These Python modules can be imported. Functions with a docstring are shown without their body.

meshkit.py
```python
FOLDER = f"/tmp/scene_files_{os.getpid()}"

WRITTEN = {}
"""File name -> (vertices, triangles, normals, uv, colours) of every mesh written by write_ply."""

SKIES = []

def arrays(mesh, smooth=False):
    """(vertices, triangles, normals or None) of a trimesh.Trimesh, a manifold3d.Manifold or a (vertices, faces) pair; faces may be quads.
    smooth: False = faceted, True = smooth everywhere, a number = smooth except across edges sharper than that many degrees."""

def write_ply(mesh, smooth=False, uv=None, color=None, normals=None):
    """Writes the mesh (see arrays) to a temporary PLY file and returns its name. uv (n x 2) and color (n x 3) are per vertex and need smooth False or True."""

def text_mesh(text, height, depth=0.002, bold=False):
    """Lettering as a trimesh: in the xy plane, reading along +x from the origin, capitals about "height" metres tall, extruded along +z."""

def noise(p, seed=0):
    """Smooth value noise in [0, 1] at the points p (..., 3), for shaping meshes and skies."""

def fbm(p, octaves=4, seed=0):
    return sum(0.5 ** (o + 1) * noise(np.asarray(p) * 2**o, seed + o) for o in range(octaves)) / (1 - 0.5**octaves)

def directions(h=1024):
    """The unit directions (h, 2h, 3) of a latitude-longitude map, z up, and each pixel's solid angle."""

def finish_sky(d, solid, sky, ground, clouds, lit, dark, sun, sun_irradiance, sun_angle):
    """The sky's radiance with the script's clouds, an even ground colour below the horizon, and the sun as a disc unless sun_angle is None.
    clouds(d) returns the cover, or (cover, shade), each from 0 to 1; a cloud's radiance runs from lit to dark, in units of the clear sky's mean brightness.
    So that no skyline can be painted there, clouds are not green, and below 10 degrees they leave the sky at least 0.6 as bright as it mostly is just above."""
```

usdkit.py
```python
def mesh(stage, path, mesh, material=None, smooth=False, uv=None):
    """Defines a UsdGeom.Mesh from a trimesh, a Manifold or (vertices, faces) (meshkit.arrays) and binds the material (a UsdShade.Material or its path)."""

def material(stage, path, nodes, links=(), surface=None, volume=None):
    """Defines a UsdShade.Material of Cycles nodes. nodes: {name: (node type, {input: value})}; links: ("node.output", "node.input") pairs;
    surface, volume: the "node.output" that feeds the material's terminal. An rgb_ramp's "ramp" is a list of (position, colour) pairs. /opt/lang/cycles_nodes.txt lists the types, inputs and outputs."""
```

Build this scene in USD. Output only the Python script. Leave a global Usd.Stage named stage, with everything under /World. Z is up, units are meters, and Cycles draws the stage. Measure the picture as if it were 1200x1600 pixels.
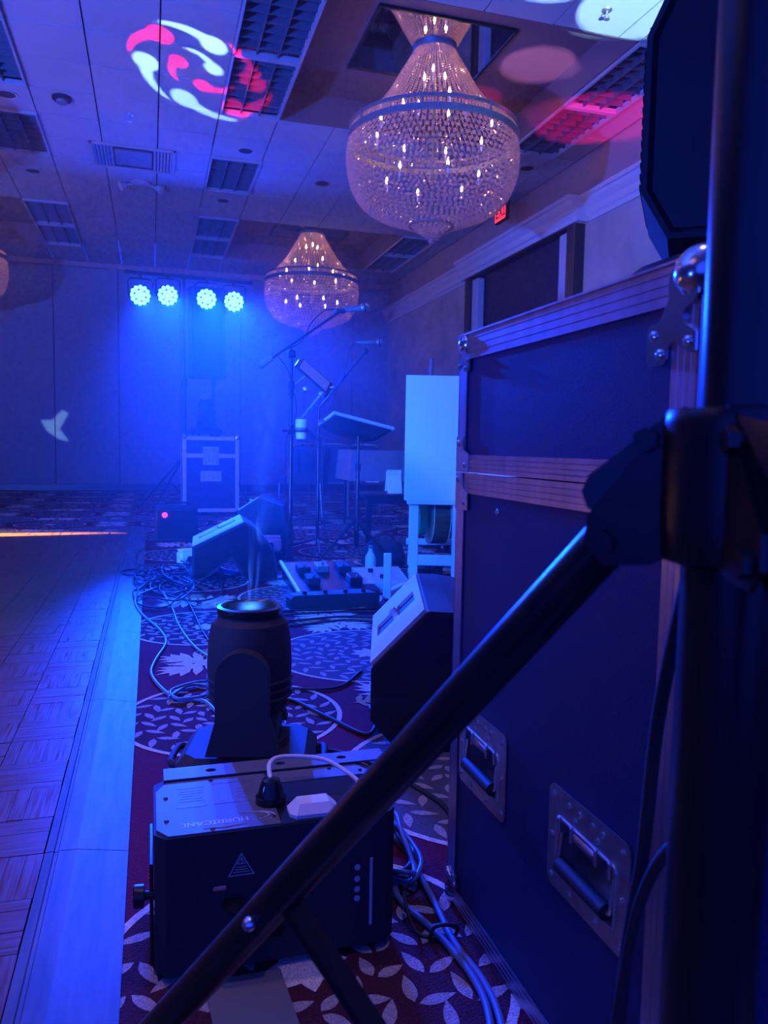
import math, random
import numpy as np, trimesh, manifold3d as m3
import usdkit, meshkit
from shapely.geometry import Polygon, Point, LineString, box as sbox
from shapely import affinity
from shapely.ops import unary_union
from pxr import Usd, UsdGeom, UsdLux, UsdShade, Gf, Sdf, Vt

random.seed(7); RNG = np.random.default_rng(7)
PI = math.pi
stage = Usd.Stage.CreateInMemory()
UsdGeom.SetStageUpAxis(stage, 'Z'); UsdGeom.SetStageMetersPerUnit(stage, 1.0)
UsdGeom.Xform.Define(stage, '/World'); UsdGeom.Scope.Define(stage, '/World/Looks')

# ------------------------------------------------------------------ camera
cam = UsdGeom.Camera.Define(stage, '/World/camera')
R_ = (0.9584, -0.2849, 0.0174); U_ = (0.0068, 0.0837, 0.9965); F_ = (0.2854, 0.9549, -0.0822)
cam.AddTransformOp().Set(Gf.Matrix4d(*R_, 0, *U_, 0, -F_[0], -F_[1], -F_[2], 0, 0, 0, 0.85, 1))
cam.CreateHorizontalApertureAttr(36.0); cam.CreateVerticalApertureAttr(48.0)
cam.CreateFocalLengthAttr(36.6)
cam.CreateFStopAttr(11.0); cam.CreateFocusDistanceAttr(2.2)
cam.CreateClippingRangeAttr(Gf.Vec2f(0.02, 200.0))
cam.CreateExposureAttr(0.1)

# ------------------------------------------------------------------ light: the rest of the dim room, and the rig outside the frame
dome = UsdLux.DomeLight.Define(stage, '/World/room_ambience')
dome.CreateColorAttr(Gf.Vec3f(0.02, 0.06, 1.0)); dome.CreateIntensityAttr(0.46)

LED_BLUE = (0.003, 0.05, 1.0)
LED_POWER = 230.0

def spot(name, pos, aim, color, intensity, radius, cone, soft=0.4):
    l = UsdLux.SphereLight.Define(stage, '/World/' + name)
    l.CreateRadiusAttr(radius); l.CreateColorAttr(Gf.Vec3f(*color)); l.CreateIntensityAttr(intensity); l.CreateNormalizeAttr(False)
    s = UsdLux.ShapingAPI.Apply(l.GetPrim()); s.CreateShapingConeAngleAttr(cone); s.CreateShapingConeSoftnessAttr(soft)
    d = np.array(aim, float) - np.array(pos, float); d /= np.linalg.norm(d)
    z = -d; x = np.cross([0, 0, 1.0], z); x /= np.linalg.norm(x); y = np.cross(z, x)
    l.AddTransformOp().Set(Gf.Matrix4d(*map(float, x), 0, *map(float, y), 0, *map(float, z), 0, *map(float, pos), 1))
    return l

# a blue par can on the far side of the dance floor, aimed at the band's corner
spot('band_wash_light', (-2.8, 0.6, 2.3), (1.35, 5.9, 0.15), (0.0, 0.115, 1.0), 23000.0, 0.06, 18.0, 0.9)
# a warm recessed house light in the ceiling above the camera
spot('house_light', (.55, 1.25, 3.93), (.4, 1.3, 0), (.85, .55, 1.0), 600.0, .05, 17.0, 0.8)
spot('house_light_001', (-1.5, 1.9, 3.93), (-1.1, 2.1, 0), (1.0, .50, .50), 1300.0, .05, 30.0, 0.9)
# a blue uplight on the floor left of the dance floor, and the near moving head's own beam to the ceiling
spot('blue_uplight', (-4.2, .8, .5), (.3, 8.0, 6.2), (.03, .10, 1.0), 21000.0, .08, 64.0, 0.95)
spot('moving_head_beam', (.232, 1.92, .43), (.2325, 1.9205, 3.9), (.03, .15, 1.0), 7000.0, .02, 9.0, 0.4)
# the four stage lamps' beams
for k, (x, z) in enumerate(((-.115, 2.665), (.212, 2.685), (.682, 2.675), (1.024, 2.665))):
    spot(f'stage_lamp_beam_{k}', (x, 10.155, z - .015), (.75 + .12 * x, 2.9, .1), (.002, .042, 1.0), 98000.0, .03, 12.0, 0.8)

# ------------------------------------------------------------------ helpers
used = {}
def numbered(parent, name):
    k = used.get((parent, name), 0); used[(parent, name)] = k + 1
    return name if k == 0 else f'{name}_{k:03d}'

def setdata(prim, **kw):
    for k, v in kw.items():
        if v: prim.SetCustomDataByKey(k, v)

def thing(name, label=None, cat=None, loc=(0, 0, 0), rotz=0.0, group=None, kind=None):
    path = '/World/' + numbered('/World', name)
    x = UsdGeom.Xform.Define(stage, path)
    x.AddTranslateOp().Set(Gf.Vec3d(*map(float, loc))); x.AddRotateZOp().Set(math.degrees(rotz))
    setdata(x.GetPrim(), label=label, category=cat, group=group, kind=kind)
    return path

def part(parent, name, mesh, mat, smooth=False, label=None, kind=None, uv=None):
    path = parent + '/' + numbered(parent, name)
    if isinstance(mesh, MB): mesh = mesh.get()
    m = usdkit.mesh(stage, path, mesh, M[mat], smooth=smooth, uv=uv)
    setdata(m.GetPrim(), label=label, kind=kind)
    return path

def solo(name, mesh, mat, label=None, cat=None, smooth=False, group=None, kind=None, uv=None):
    p = part('/World', name, mesh, mat, smooth, uv=uv)
    setdata(stage.GetPrimAtPath(p), label=label, category=cat, group=group, kind=kind)
    return p

def dup(src, label, loc, rotz=0.0, group=None):
    prim = stage.GetPrimAtPath(src); was = prim.GetCustomData()
    base = src.rsplit('/', 1)[1]
    if base[-4:-3] == '_' and base[-3:].isdigit(): base = base[:-4]
    p = thing(base, label, was['category'], loc, rotz, group or was.get('group'))
    q = stage.GetPrimAtPath(p); q.GetReferences().AddInternalReference(Sdf.Path(src)); q.SetInstanceable(True)
    return p

class MB:
    def __init__(s): s.v = []; s.f = []; s.n = 0
    def add(s, v, f, T=None):
        v = np.asarray(v, float); f = np.asarray(f, int)
        if f.shape[1] == 4: f = np.vstack([f[:, [0, 1, 2]], f[:, [0, 2, 3]]])
        if T is not None: v = v @ T[:3, :3].T + T[:3, 3]
        s.v.append(v); s.f.append(f + s.n); s.n += len(v); return s
    def mesh(s, m, T=None): return s.add(m.vertices, m.faces, T)
    def get(s):
        return trimesh.Trimesh(np.vstack(s.v), np.vstack(s.f), process=False)
    def box(s, c, size, b=0.0, T=None):
        h = np.asarray(size, float) / 2; c = np.asarray(c, float)
        if b <= 0:
            v = np.array([[x, y, z] for x in (-1, 1) for y in (-1, 1) for z in (-1, 1)]) * h + c
            f = [[0, 1, 3, 2], [4, 6, 7, 5], [0, 4, 5, 1], [2, 3, 7, 6], [0, 2, 6, 4], [1, 5, 7, 3]]
            return s.add(v, f, T)
        b = min(b, h.min() * .98); pts = []
        for x in (-1, 1):
            for y in (-1, 1):
                for z in (-1, 1):
                    for k in range(3):
                        q = np.array([x, y, z]) * (h - b); q[k] += np.array([x, y, z])[k] * b; pts.append(q + c)
        return s.hull(pts, T)
    def hull(s, pts, T=None):
        m = m3.Manifold.hull_points([tuple(map(float, p)) for p in pts]).to_mesh()
        return s.add(m.vert_properties[:, :3], m.tri_verts, T)
    def ring_sweep(s, rings, close_ends=True, closed=False, T=None):
        n = len(rings[0]); v = np.vstack(rings); f = []
        k = len(rings)
        for i in range(k if closed else k - 1):
            a, b = i * n, ((i + 1) % k) * n
            for j in range(n):
                j2 = (j + 1) % n; f.append([a + j, a + j2, b + j2, b + j])
        f = np.array(f); s.add(v, f, T)
        if close_ends and not closed:
            for r_, flip in ((rings[0], True), (rings[-1], False)):
                c = r_.mean(0); vv = np.vstack([r_, c]); ff = [[j, (j + 1) % n, n] if not flip else [(j + 1) % n, j, n] for j in range(n)]
                s.add(vv, np.array(ff), T)
        return s
    def tube(s, pts, r, n=8, caps=True, closed=False, T=None):
        p = np.asarray(pts, float); k = len(p); r = np.broadcast_to(r, (k,))
        t = np.gradient(p, axis=0)
        if closed: t = np.roll(p, -1, 0) - np.roll(p, 1, 0)
        t /= np.maximum(np.linalg.norm(t, axis=1, keepdims=True), 1e-9)
        up = np.array([0, 0, 1.0]) if abs(t[0][2]) < .9 else np.array([1.0, 0, 0])
        rings = []; u = up
        a = np.arange(n) / n * 2 * PI
        for i in range(k):
            u = u - t[i] * (u @ t[i])
            if np.linalg.norm(u) < 1e-6: u = np.cross(t[i], [1.0, .3, .2])
            u = u / np.linalg.norm(u); w = np.cross(t[i], u)
            rings.append(p[i] + r[i] * (np.cos(a)[:, None] * u + np.sin(a)[:, None] * w))
        return s.ring_sweep(rings, caps, closed, T)
    def cyl(s, p0, p1, r0, r1=None, n=14, T=None):
        return s.tube([p0, p1], [r0, r0 if r1 is None else r1], n, True, T=T)
    def lathe(s, prof, n=24, c=(0, 0, 0), T=None, closed=False):
        a = np.arange(n) / n * 2 * PI; c = np.asarray(c, float)
        rings = [np.stack([np.full(n, 0) + max(r, 1e-5) * np.cos(a), max(r, 1e-5) * np.sin(a), np.full(n, z)], 1) + c for r, z in prof]
        return s.ring_sweep(rings, True, closed, T)
    def ball(s, c, r, sub=2, T=None):
        m = trimesh.creation.icosphere(sub, 1.0); return s.add(m.vertices * np.asarray(r) + np.asarray(c), m.faces, T)
    def prism(s, poly, h, T=None, z0=0.0):
        for g in getattr(poly, 'geoms', [poly]):
            m = trimesh.creation.extrude_polygon(g, h, engine='earcut'); s.add(m.vertices + [0, 0, z0], m.faces, T)
        return s
    def text(s, t, height, depth, T=None, bold=False):
        m = meshkit.text_mesh(t, height, depth, bold); return s.add(m.vertices, m.faces, T)

def mat4(x, y, z, o=(0, 0, 0)):
    T = np.eye(4); T[:3, 0] = x; T[:3, 1] = y; T[:3, 2] = z; T[:3, 3] = o; return T
def rot(axis, deg, o=(0, 0, 0)):
    T = trimesh.transformations.rotation_matrix(math.radians(deg), axis); T[:3, 3] = o; return T
YZ = lambda x: mat4((0, 1, 0), (0, 0, 1), (1, 0, 0), (x, 0, 0))      # polygon (y, z) extruded along +x
XZ = lambda y: mat4((1, 0, 0), (0, 0, 1), (0, -1, 0), (0, y, 0))     # polygon (x, z) extruded along -y
def aim(o, d, roll_up=(0, 0, 1)):
    d = np.asarray(d, float); d /= np.linalg.norm(d); x = np.cross(roll_up, d)
    if np.linalg.norm(x) < 1e-6: x = np.array([1.0, 0, 0])
    x /= np.linalg.norm(x); return mat4(x, np.cross(d, x), d, o)
def curve(pts, n=8):
    p = np.asarray(pts, float); q = np.vstack([2 * p[0] - p[1], p, 2 * p[-1] - p[-2]]); out = []
    for i in range(1, len(q) - 2):
        for t in np.arange(n) / n:
            out.append(.5 * ((2 * q[i]) + (-q[i-1] + q[i+1]) * t + (2*q[i-1] - 5*q[i] + 4*q[i+1] - q[i+2]) * t*t + (-q[i-1] + 3*q[i] - 3*q[i+1] + q[i+2]) * t**3))
    return np.array(out + [p[-1]])
def rrect(x0, y0, x1, y1, r): return sbox(x0 + r, y0 + r, x1 - r, y1 - r).buffer(r, quad_segs=4)

# ------------------------------------------------------------------ materials
M = {}
def mk(name, color, rough=.5, metal=0.0, bump=None, vary=None, extra=None):
    """bump: (scale, distance); vary: (scale, amount of darkening, stretch)"""
    n = {'p': ('principled_bsdf', {'base_color': color, 'roughness': rough, 'metallic': metal, **(extra or {})})}; l = []
    if bump or vary: n['g'] = ('texture_coordinate', {})
    if vary:
        n['mp'] = ('mapping', {'scale': vary[2] if len(vary) > 2 else (1, 1, 1)})
        n['nz'] = ('noise_texture', {'scale': vary[0], 'detail': 4.0}); l += [('g.object', 'mp.vector'), ('mp.vector', 'nz.vector')]
        c = np.array(color)
        n['rp'] = ('rgb_ramp', {'ramp': [(.3, tuple(c * (1 - vary[1]))), (.7, tuple(np.minimum(c * (1 + vary[1] * .5), 1)))]})
        l += [('nz.fac', 'rp.fac'), ('rp.color', 'p.base_color')]
    if bump:
        n['bn'] = ('noise_texture', {'scale': bump[0], 'detail': 3.0}); n['bp'] = ('bump', {'strength': 1.0, 'distance': bump[1]})
        l += [('g.object', 'bn.vector'), ('bn.fac', 'bp.height'), ('bp.normal', 'p.normal')]
    M[name] = usdkit.material(stage, '/World/Looks/' + name, n, l, surface='p.BSDF'); return M[name]

def emit(name, color, strength):
    M[name] = usdkit.material(stage, '/World/Looks/' + name, {'e': ('emission', {'color': color, 'strength': strength})}, [], surface='e.emission')

mk('black_plastic', (.030, .030, .040), .72, bump=(900, .0002), extra={'specular_ior_level': .3})
mk('black_metal', (.014, .013, .014), .30, .0, vary=(12, .3))
mk('gloss_black', (.012, .012, .014), .12)
mk('rubber', (.02, .02, .021), .6)
mk('cable_black', (.02, .02, .024), .6)
mk('cable_blue', (.10, .16, .30), .4)
mk('chrome', (.75, .74, .76), .18, 1.0)
mk('aluminium', (.52, .48, .60), .36, 1.0, vary=(30, .22, (1, 1, .15)))
mk('zinc', (.55, .53, .54), .38, .9, vary=(40, .2))
mk('case_laminate', (.012, .023, .11), .55, bump=(420, .0004), vary=(260, .45))
mk('grey_steel', (.22, .23, .25), .48, .3, vary=(25, .15))
mk('panel_grey', (.5, .5, .55), .7)
mk('sheet_grey', (.14, .15, .17), .5)
mk('hazer_top', (.12, .12, .15), .55, .1)
mk('white_plastic', (.80, .80, .82), .45)
mk('white_paint', (.74, .76, .74), .5, vary=(6, .12))
mk('white_cloth', (.78, .80, .80), .85, bump=(300, .0006))
mk('grey_cloth', (.14, .15, .18), .9)
mk('dark_fabric', (.035, .035, .05), .9, bump=(500, .0006))
mk('chair_fabric', (.06, .05, .075), .9, bump=(400, .0006))
mk('frame_gold', (.35, .30, .22), .35, .8)
mk('print_grey', (.5, .5, .52), .5)
mk('print_dark', (.16, .17, .2), .5)
mk('tile', (.40, .42, .45), .9, vary=(1.3, .08))
mk('tile_grid', (.42, .42, .45), .6)
mk('plenum', (.03, .03, .035), .9)
mk('coffer_paint', (.15, .105, .12), .8)
mk('louver', (.10, .11, .14), .6)
mk('troffer_body', (.36, .38, .42), .5)
mk('vent_metal', (.34, .35, .38), .5)
mk('wall_panel', (.20, .22, .29), .85)
mk('wallpaper', (.46, .42, .38), .75, vary=(2.6, .25))
mk('crown_paint', (.62, .60, .60), .5)
mk('soffit_paint', (.34, .26, .26), .8)
mk('dark_glass', (.012, .012, .02), .12)
mk('dark_curtain', (.02, .02, .05), .7)
mk('dark_wood', (.05, .035, .03), .35)
mk('jamb_paint', (.50, .55, .58), .5)
mk('mirror', (.70, .70, .72), .03, 1.0)
mk('strip_metal', (.085, .09, .092), .55, .0, vary=(38.0, .45, (1, .12, 1)), bump=(90, .0003), extra={'specular_ior_level': .3})
mk('strip_trim', (.55, .52, .5), .3, .7)
mk('guitar_wood', (.22, .075, .035), .3, vary=(8, .3, (1, 1, 6)))
mk('guitar_top', (.45, .26, .10), .3)
mk('binding', (.7, .62, .45), .4)
mk('green_shell', (.03, .45, .12), .3)
mk('paper', (.52, .50, .48), .6)
mk('shoe_white', (.7, .72, .7), .6)
mk('label_plate', (.55, .57, .6), .4, .3)
emit('led_lens', LED_BLUE, LED_POWER)
emit('red_led', (1, .02, .06), 6.0)
emit('exit_red', (1, .02, .05), 3.2)
emit('bulb_warm', (1.0, .48, .18), 74.0)
M['exit_face'] = mk('exit_face', (.05, .01, .012), .5)

# parquet: each finger of wood is an island of its own tone
def wood(name, axis):
    st = (1, 22, 1) if axis == 0 else (22, 1, 1)
    n = {'g': ('geometry', {}), 't': ('texture_coordinate', {}), 'mp': ('mapping', {'scale': st}),
         'nz': ('noise_texture', {'scale': 7.0, 'detail': 4.0, 'distortion': .1}),
         'r': ('rgb_ramp', {'ramp': [(.2, (.13, .062, .040)), (.5, (.19, .092, .058)), (.85, (.25, .13, .082))]}),
         'm': ('math', {'math_type': 'multiply_add', 'value2': .55, 'value3': -.27}), 'a': ('math', {'math_type': 'add'}),
         'b': ('bump', {'strength': .4, 'distance': .0005}), 'p': ('principled_bsdf', {'roughness': .36, 'specular_ior_level': .22}),
         'rr': ('map_range', {'from_min': .3, 'from_max': .7, 'to_min': .24, 'to_max': .5})}
    l = [('t.object', 'mp.vector'), ('mp.vector', 'nz.vector'), ('g.random_per_island', 'm.value1'), ('m.value', 'a.value1'), ('nz.fac', 'a.value2'),
         ('a.value', 'r.fac'), ('r.color', 'p.base_color'), ('nz.fac', 'b.height'), ('b.normal', 'p.normal'), ('nz.fac', 'rr.value'), ('rr.result', 'p.roughness')]
    M[name] = usdkit.material(stage, '/World/Looks/' + name, n, l, surface='p.BSDF')
wood('parquet_x', 0); wood('parquet_y', 1)

# carpet: the woven colour is picked by uv.x
CARPET = [(.125, .012, .040), (.070, .022, .040), (.68, .65, .62), (.45, .37, .18), (.10, .10, .14), (.40, .36, .38)]
n = {'t': ('texture_coordinate', {}), 's': ('separate_xyz', {}), 'r': ('rgb_ramp', {'interpolate': False, 'ramp': [(i / 6, c) for i, c in enumerate(CARPET)]}),
     'nz': ('noise_texture', {'scale': 260.0, 'detail': 2.0}), 'b': ('bump', {'strength': 1.0, 'distance': .004}),
     'mr': ('map_range', {'from_min': .25, 'from_max': .75, 'to_min': .6, 'to_max': 1.25}), 'mx': ('mix', {'mix_type': 'multiply', 'fac': 1.0}),
     'cc': ('combine_xyz', {}), 'p': ('principled_bsdf', {'roughness': .95, 'specular_ior_level': .1})}
l = [('t.UV', 's.vector'), ('s.x', 'r.fac'), ('t.object', 'nz.vector'), ('nz.fac', 'b.height'), ('b.normal', 'p.normal'), ('nz.fac', 'mr.value'),
     ('mr.result', 'cc.x'), ('mr.result', 'cc.y'), ('mr.result', 'cc.z'), ('r.color', 'mx.color1'), ('cc.vector', 'mx.color2'), ('mx.color', 'p.base_color')]
M['carpet'] = usdkit.material(stage, '/World/Looks/carpet', n, l, surface='p.BSDF')

# cut crystal: lets the lamps inside shine through and glitters
n = {'tr': ('translucent_bsdf', {'color': (.95, .76, .70)}), 'gl': ('glossy_bsdf', {'color': (.95, .86, .86), 'roughness': .06}), 'tp': ('transparent_bsdf', {'color': (.95, .9, .92)}),
     'd': ('diffuse_bsdf', {'color': (.72, .56, .54)}), 'a': ('mix_closure', {'fac': .45}), 'b': ('mix_closure', {'fac': .35}), 'c': ('mix_closure', {'fac': .22})}
M['crystal'] = usdkit.material(stage, '/World/Looks/crystal', n, [('tr.BSDF', 'a.closure1'), ('d.BSDF', 'a.closure2'), ('a.closure', 'b.closure1'), ('gl.BSDF', 'b.closure2'), ('b.closure', 'c.closure1'), ('tp.BSDF', 'c.closure2')], surface='c.closure')

def gel(name, color): M[name] = usdkit.material(stage, '/World/Looks/' + name, {'t': ('transparent_bsdf', {'color': color})}, [], surface='t.BSDF')
gel('gel_red', (1.0, .02, .16)); gel('gel_ice', (.62, .85, 1.0)); gel('gel_pink', (.8, .08, .38)); gel('gel_pale', (.8, .5, .8)); gel('gel_warm', (1.0, .72, .45))
# ================================================================== THE ROOM
CZ = 3.95
# ---- carpet with its woven pattern
def leaf_shape(L, w, n=10):
    t = np.linspace(0, 1, n); h = w * np.sin(PI * t ** .8)
    return Polygon(list(zip(t * L, h)) + list(zip(t[::-1][1:-1] * L, -h[::-1][1:-1])))
def acanthus(L):
    parts = [affinity.translate(leaf_shape(L, .09 * L), 0, 0)]
    for t, a, s in ((.12, 62, .5), (.3, 50, .52), (.5, 40, .45), (.68, 30, .34)):
        for sg in (-1, 1):
            parts.append(affinity.translate(affinity.rotate(leaf_shape(L * s, .075 * L), sg * a, origin=(0, 0)), L * t * .85, 0))
    return unary_union(parts).simplify(.004)
def arc_band(r, w, q=28): return Point(0, 0).buffer(r + w / 2, quad_segs=q // 4 * 2).difference(Point(0, 0).buffer(r - w / 2, quad_segs=q // 4 * 2))
PX, PY = 1.24, 1.24
layers = []                         # (polygon, colour, level)
def put(poly, col, lev, x, y, rotd=0): layers.append((affinity.translate(affinity.rotate(poly, rotd, origin=(0, 0)), x, y), col, lev))
def medallion(x, y, r, col):
    put(Point(0, 0).buffer(r, quad_segs=9), col, 1, x, y)
    put(arc_band(r, .016), 2, 2, x, y)
    for rr, dash in ((r * .82, .078), (r * .58, .070), (r * .34, .056)):
        k = max(6, int(2 * PI * rr / dash))
        for i in range(k):
            a = 2 * PI * i / k
            for sg in (-1, 1):
                put(leaf_shape(dash * .92, .0115, 6), 5, 2, x + (rr + sg * .004) * math.cos(a), y + (rr + sg * .004) * math.sin(a), math.degrees(a) + 90 - sg * 40)
    for i in range(8): put(leaf_shape(r * .2, .022, 6), 2, 2, x, y, i * 45)
medallion(.62, .62, .40, 4); medallion(0, 0, .34, 1)
for (lx, ly, a, L, c) in ((.60, .01, 55, .22, 2), (.62, .0, -62, .22, 2), (.60, .03, 122, .22, 2), (.60, -.03, -125, .22, 2), (.01, .60, 35, .23, 2), (.0, .62, 148, .23, 2), (.01, .60, -33, .22, 2), (-.01, .63, -148, .23, 2),
                          (.40, .02, 8, .15, 3), (.84, -.02, 172, .15, 3), (.02, .40, 82, .15, 3), (-.02, .84, -82, .15, 3)):
    put(acanthus(L * 1.15), c, 2, lx, ly, a)
tv, tf, tu = [], [], []; k0 = 0
for li, (poly, col, lev) in enumerate(layers):
    for g in getattr(poly, 'geoms', [poly]):
        v2, f2 = trimesh.creation.triangulate_polygon(g, engine='earcut')
        if len(f2) == 0: continue
        a = v2[f2]; fl = np.cross(a[:, 1] - a[:, 0], a[:, 2] - a[:, 0]) < 0; f2[fl] = f2[fl][:, ::-1]
        tv.append(np.column_stack([v2, np.full(len(v2), lev * .0005 + (li % 37) * .00001)])); tf.append(f2 + k0); tu.append(np.full(len(v2), (col + .5) / 6)); k0 += len(v2)
tv, tf, tu = np.vstack(tv), np.vstack(tf), np.concatenate(tu)
V, Fc, UV = [np.array([[-9, -3, 0], [5, -3, 0], [5, 15, 0], [-9, 15, 0.]])], [np.array([[0, 1, 2], [0, 2, 3]])], [np.full(4, .5 / 6)]; k0 = 4
for i in range(-8, 6):
    for j in range(0, 16):
        x, y = -1.0 + i * PX, -.04 + j * PY
        if x > 4.0 or y > 14 or (x + .95 < -.05 and y < 7.2) or (y < 1.2 and x > 1.1) or x < -.35 * y - 1.2: continue
        V.append(tv + [x, y, .000005 * ((i + 2 * j) % 5)]); Fc.append(tf + k0); UV.append(tu); k0 += len(tv)
V, Fc, UV = np.vstack(V), np.vstack(Fc), np.concatenate(UV)
solo('floor', (V, Fc), 'carpet', 'burgundy patterned ballroom carpet with pale leaves and ringed medallions', 'carpet', kind='structure', uv=np.column_stack([UV, np.full(len(UV), .5)]))

# ---- ceiling
ceil = thing('ceiling', 'dropped ceiling of square tiles with recessed rosy coffers', 'ceiling', kind='structure')
XG = [-9.263 + .55 * i for i in range(20)] + [1.737, 2.287, 2.837, 3.387]      # column edges to the left of the right-hand fixtures
XG = sorted(set(round(x, 3) for x in XG + [.637, 1.187])); XG = [x for x in XG if x < 3.5] + [3.57, 4.12, 4.4]
YG = [-2.723 + .58 * j for j in range(31)]
COFF = [(1.187, 5.397, 3.57, 7.717), (1.187, 11.197, 3.57, 13.517), (-3.9, 11.197, -1.563, 13.517), (-3.9, 5.397, -1.563, 7.717), (1.187, -.403, 3.57, 1.917), (-3.9, -.403, -1.563, 1.917)]
YG = [5.397 + .58 * j for j in range(-14, 17)]
TROF = [(.637, 5.397), (.637, 6.557), (3.57, 5.397), (3.57, 6.557), (.637, 11.197), (.637, 12.357), (.637, 8.877), (-1.563, 11.197), (-1.563, 12.357), (-1.563, 8.297), (-1.563, 5.397), (-1.563, 6.557), (3.57, 11.197), (3.57, 12.357)]
VENT = (-.463, 8.877, .087 + .0, 9.457)
def blocked(x0, y0, x1, y1):
    cx, cy = (x0 + x1) / 2, (y0 + y1) / 2
    if any(a < cx < c and b < cy < d for a, b, c, d in COFF): return True
    if any(a < cx < a + .55 and b < cy < b + 1.16 for a, b in TROF): return True
    return False
ntile = 0; rest = MB(); near = []
for i in range(len(XG) - 1):
    for j in range(len(YG) - 1):
        x0, x1, y0, y1 = XG[i], XG[i + 1], YG[j], min(YG[j + 1], 14.7)
        if blocked(x0, y0, x1, y1) or y0 > 14.6: continue
        g = .006; dz = RNG.uniform(-.002, .003)
        args = ((x0 + x1) / 2, (y0 + y1) / 2, CZ + .01 + dz), (x1 - x0 - 2 * g, y1 - y0 - 2 * g, .02)
        if y0 > 4.7 and x0 > -1.6 - .12 * (y0 - 4.7) - .3: near.append(args)
        else: rest.box(*args)
near.sort(key=lambda a: a[0][1])
for k, a in enumerate(near):
    if k < 290: part(ceil, 'ceiling_tile', MB().box(*a), 'tile')
    else: rest.box(*a)
part(ceil, 'far_tiles', rest, 'tile', kind='stuff', label='ceiling tiles at the edge of and beyond the view')
up = MB()
up.box((-2.3, 6, 4.45), (14, 18, .02))
part(ceil, 'plenum_deck', up, 'plenum')
for (a, b, c, d) in COFF:
    cf = MB(); H_ = .27; t = .03
    cf.box(((a + c) / 2, (b + d) / 2, CZ + H_ + .01), (c - a + .04, d - b + .04, .02))
    for s in ((a + .008, (b + d) / 2, .016, d - b), (c - .008, (b + d) / 2, .016, d - b), ((a + c) / 2, b + .008, c - a, .016), ((a + c) / 2, d - .008, c - a, .016)):
        cf.box((s[0], s[1], CZ + H_ / 2), (s[2], s[3], H_))
    part(ceil, 'coffer', cf, 'coffer_paint', label='rosy painted recessed coffer')

def make_troffer(label, loc):
    t = thing('ceiling_light_fixture', label, 'ceiling light', loc, group=None)
    fr = MB()
    for (x, y, sx, sy) in ((.0, .58, .02, 1.13), (.53, .58, .02, 1.13), (.265, .01, .55, .02), (.265, 1.14, .55, .02)): fr.box((x + .01, y, .0), (sx, sy, .05))
    part(t, 'frame', fr, 'troffer_body')
    bd = MB(); bd.box((.275, .575, .11), (.53, 1.12, .01))
    part(t, 'reflector', bd, 'troffer_body')
    for k in range(3):
        v = MB(); x = .02 + .17 * (k + .5) + .005
        v.cyl((x, .06, .075), (x, 1.09, .075), .013, n=8); part(t, 'lamp_tube', v, 'white_plastic')
    for k in range(2): part(t, 'long_blade', MB().box((.19 + .17 * k, .575, .03), (.008, 1.1, .07)), 'louver')
    for k in range(8): part(t, 'cross_blade', MB().box((.275, .13 + .128 * k, .03), (.52, .007, .06)), 'louver')
    return t
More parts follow.
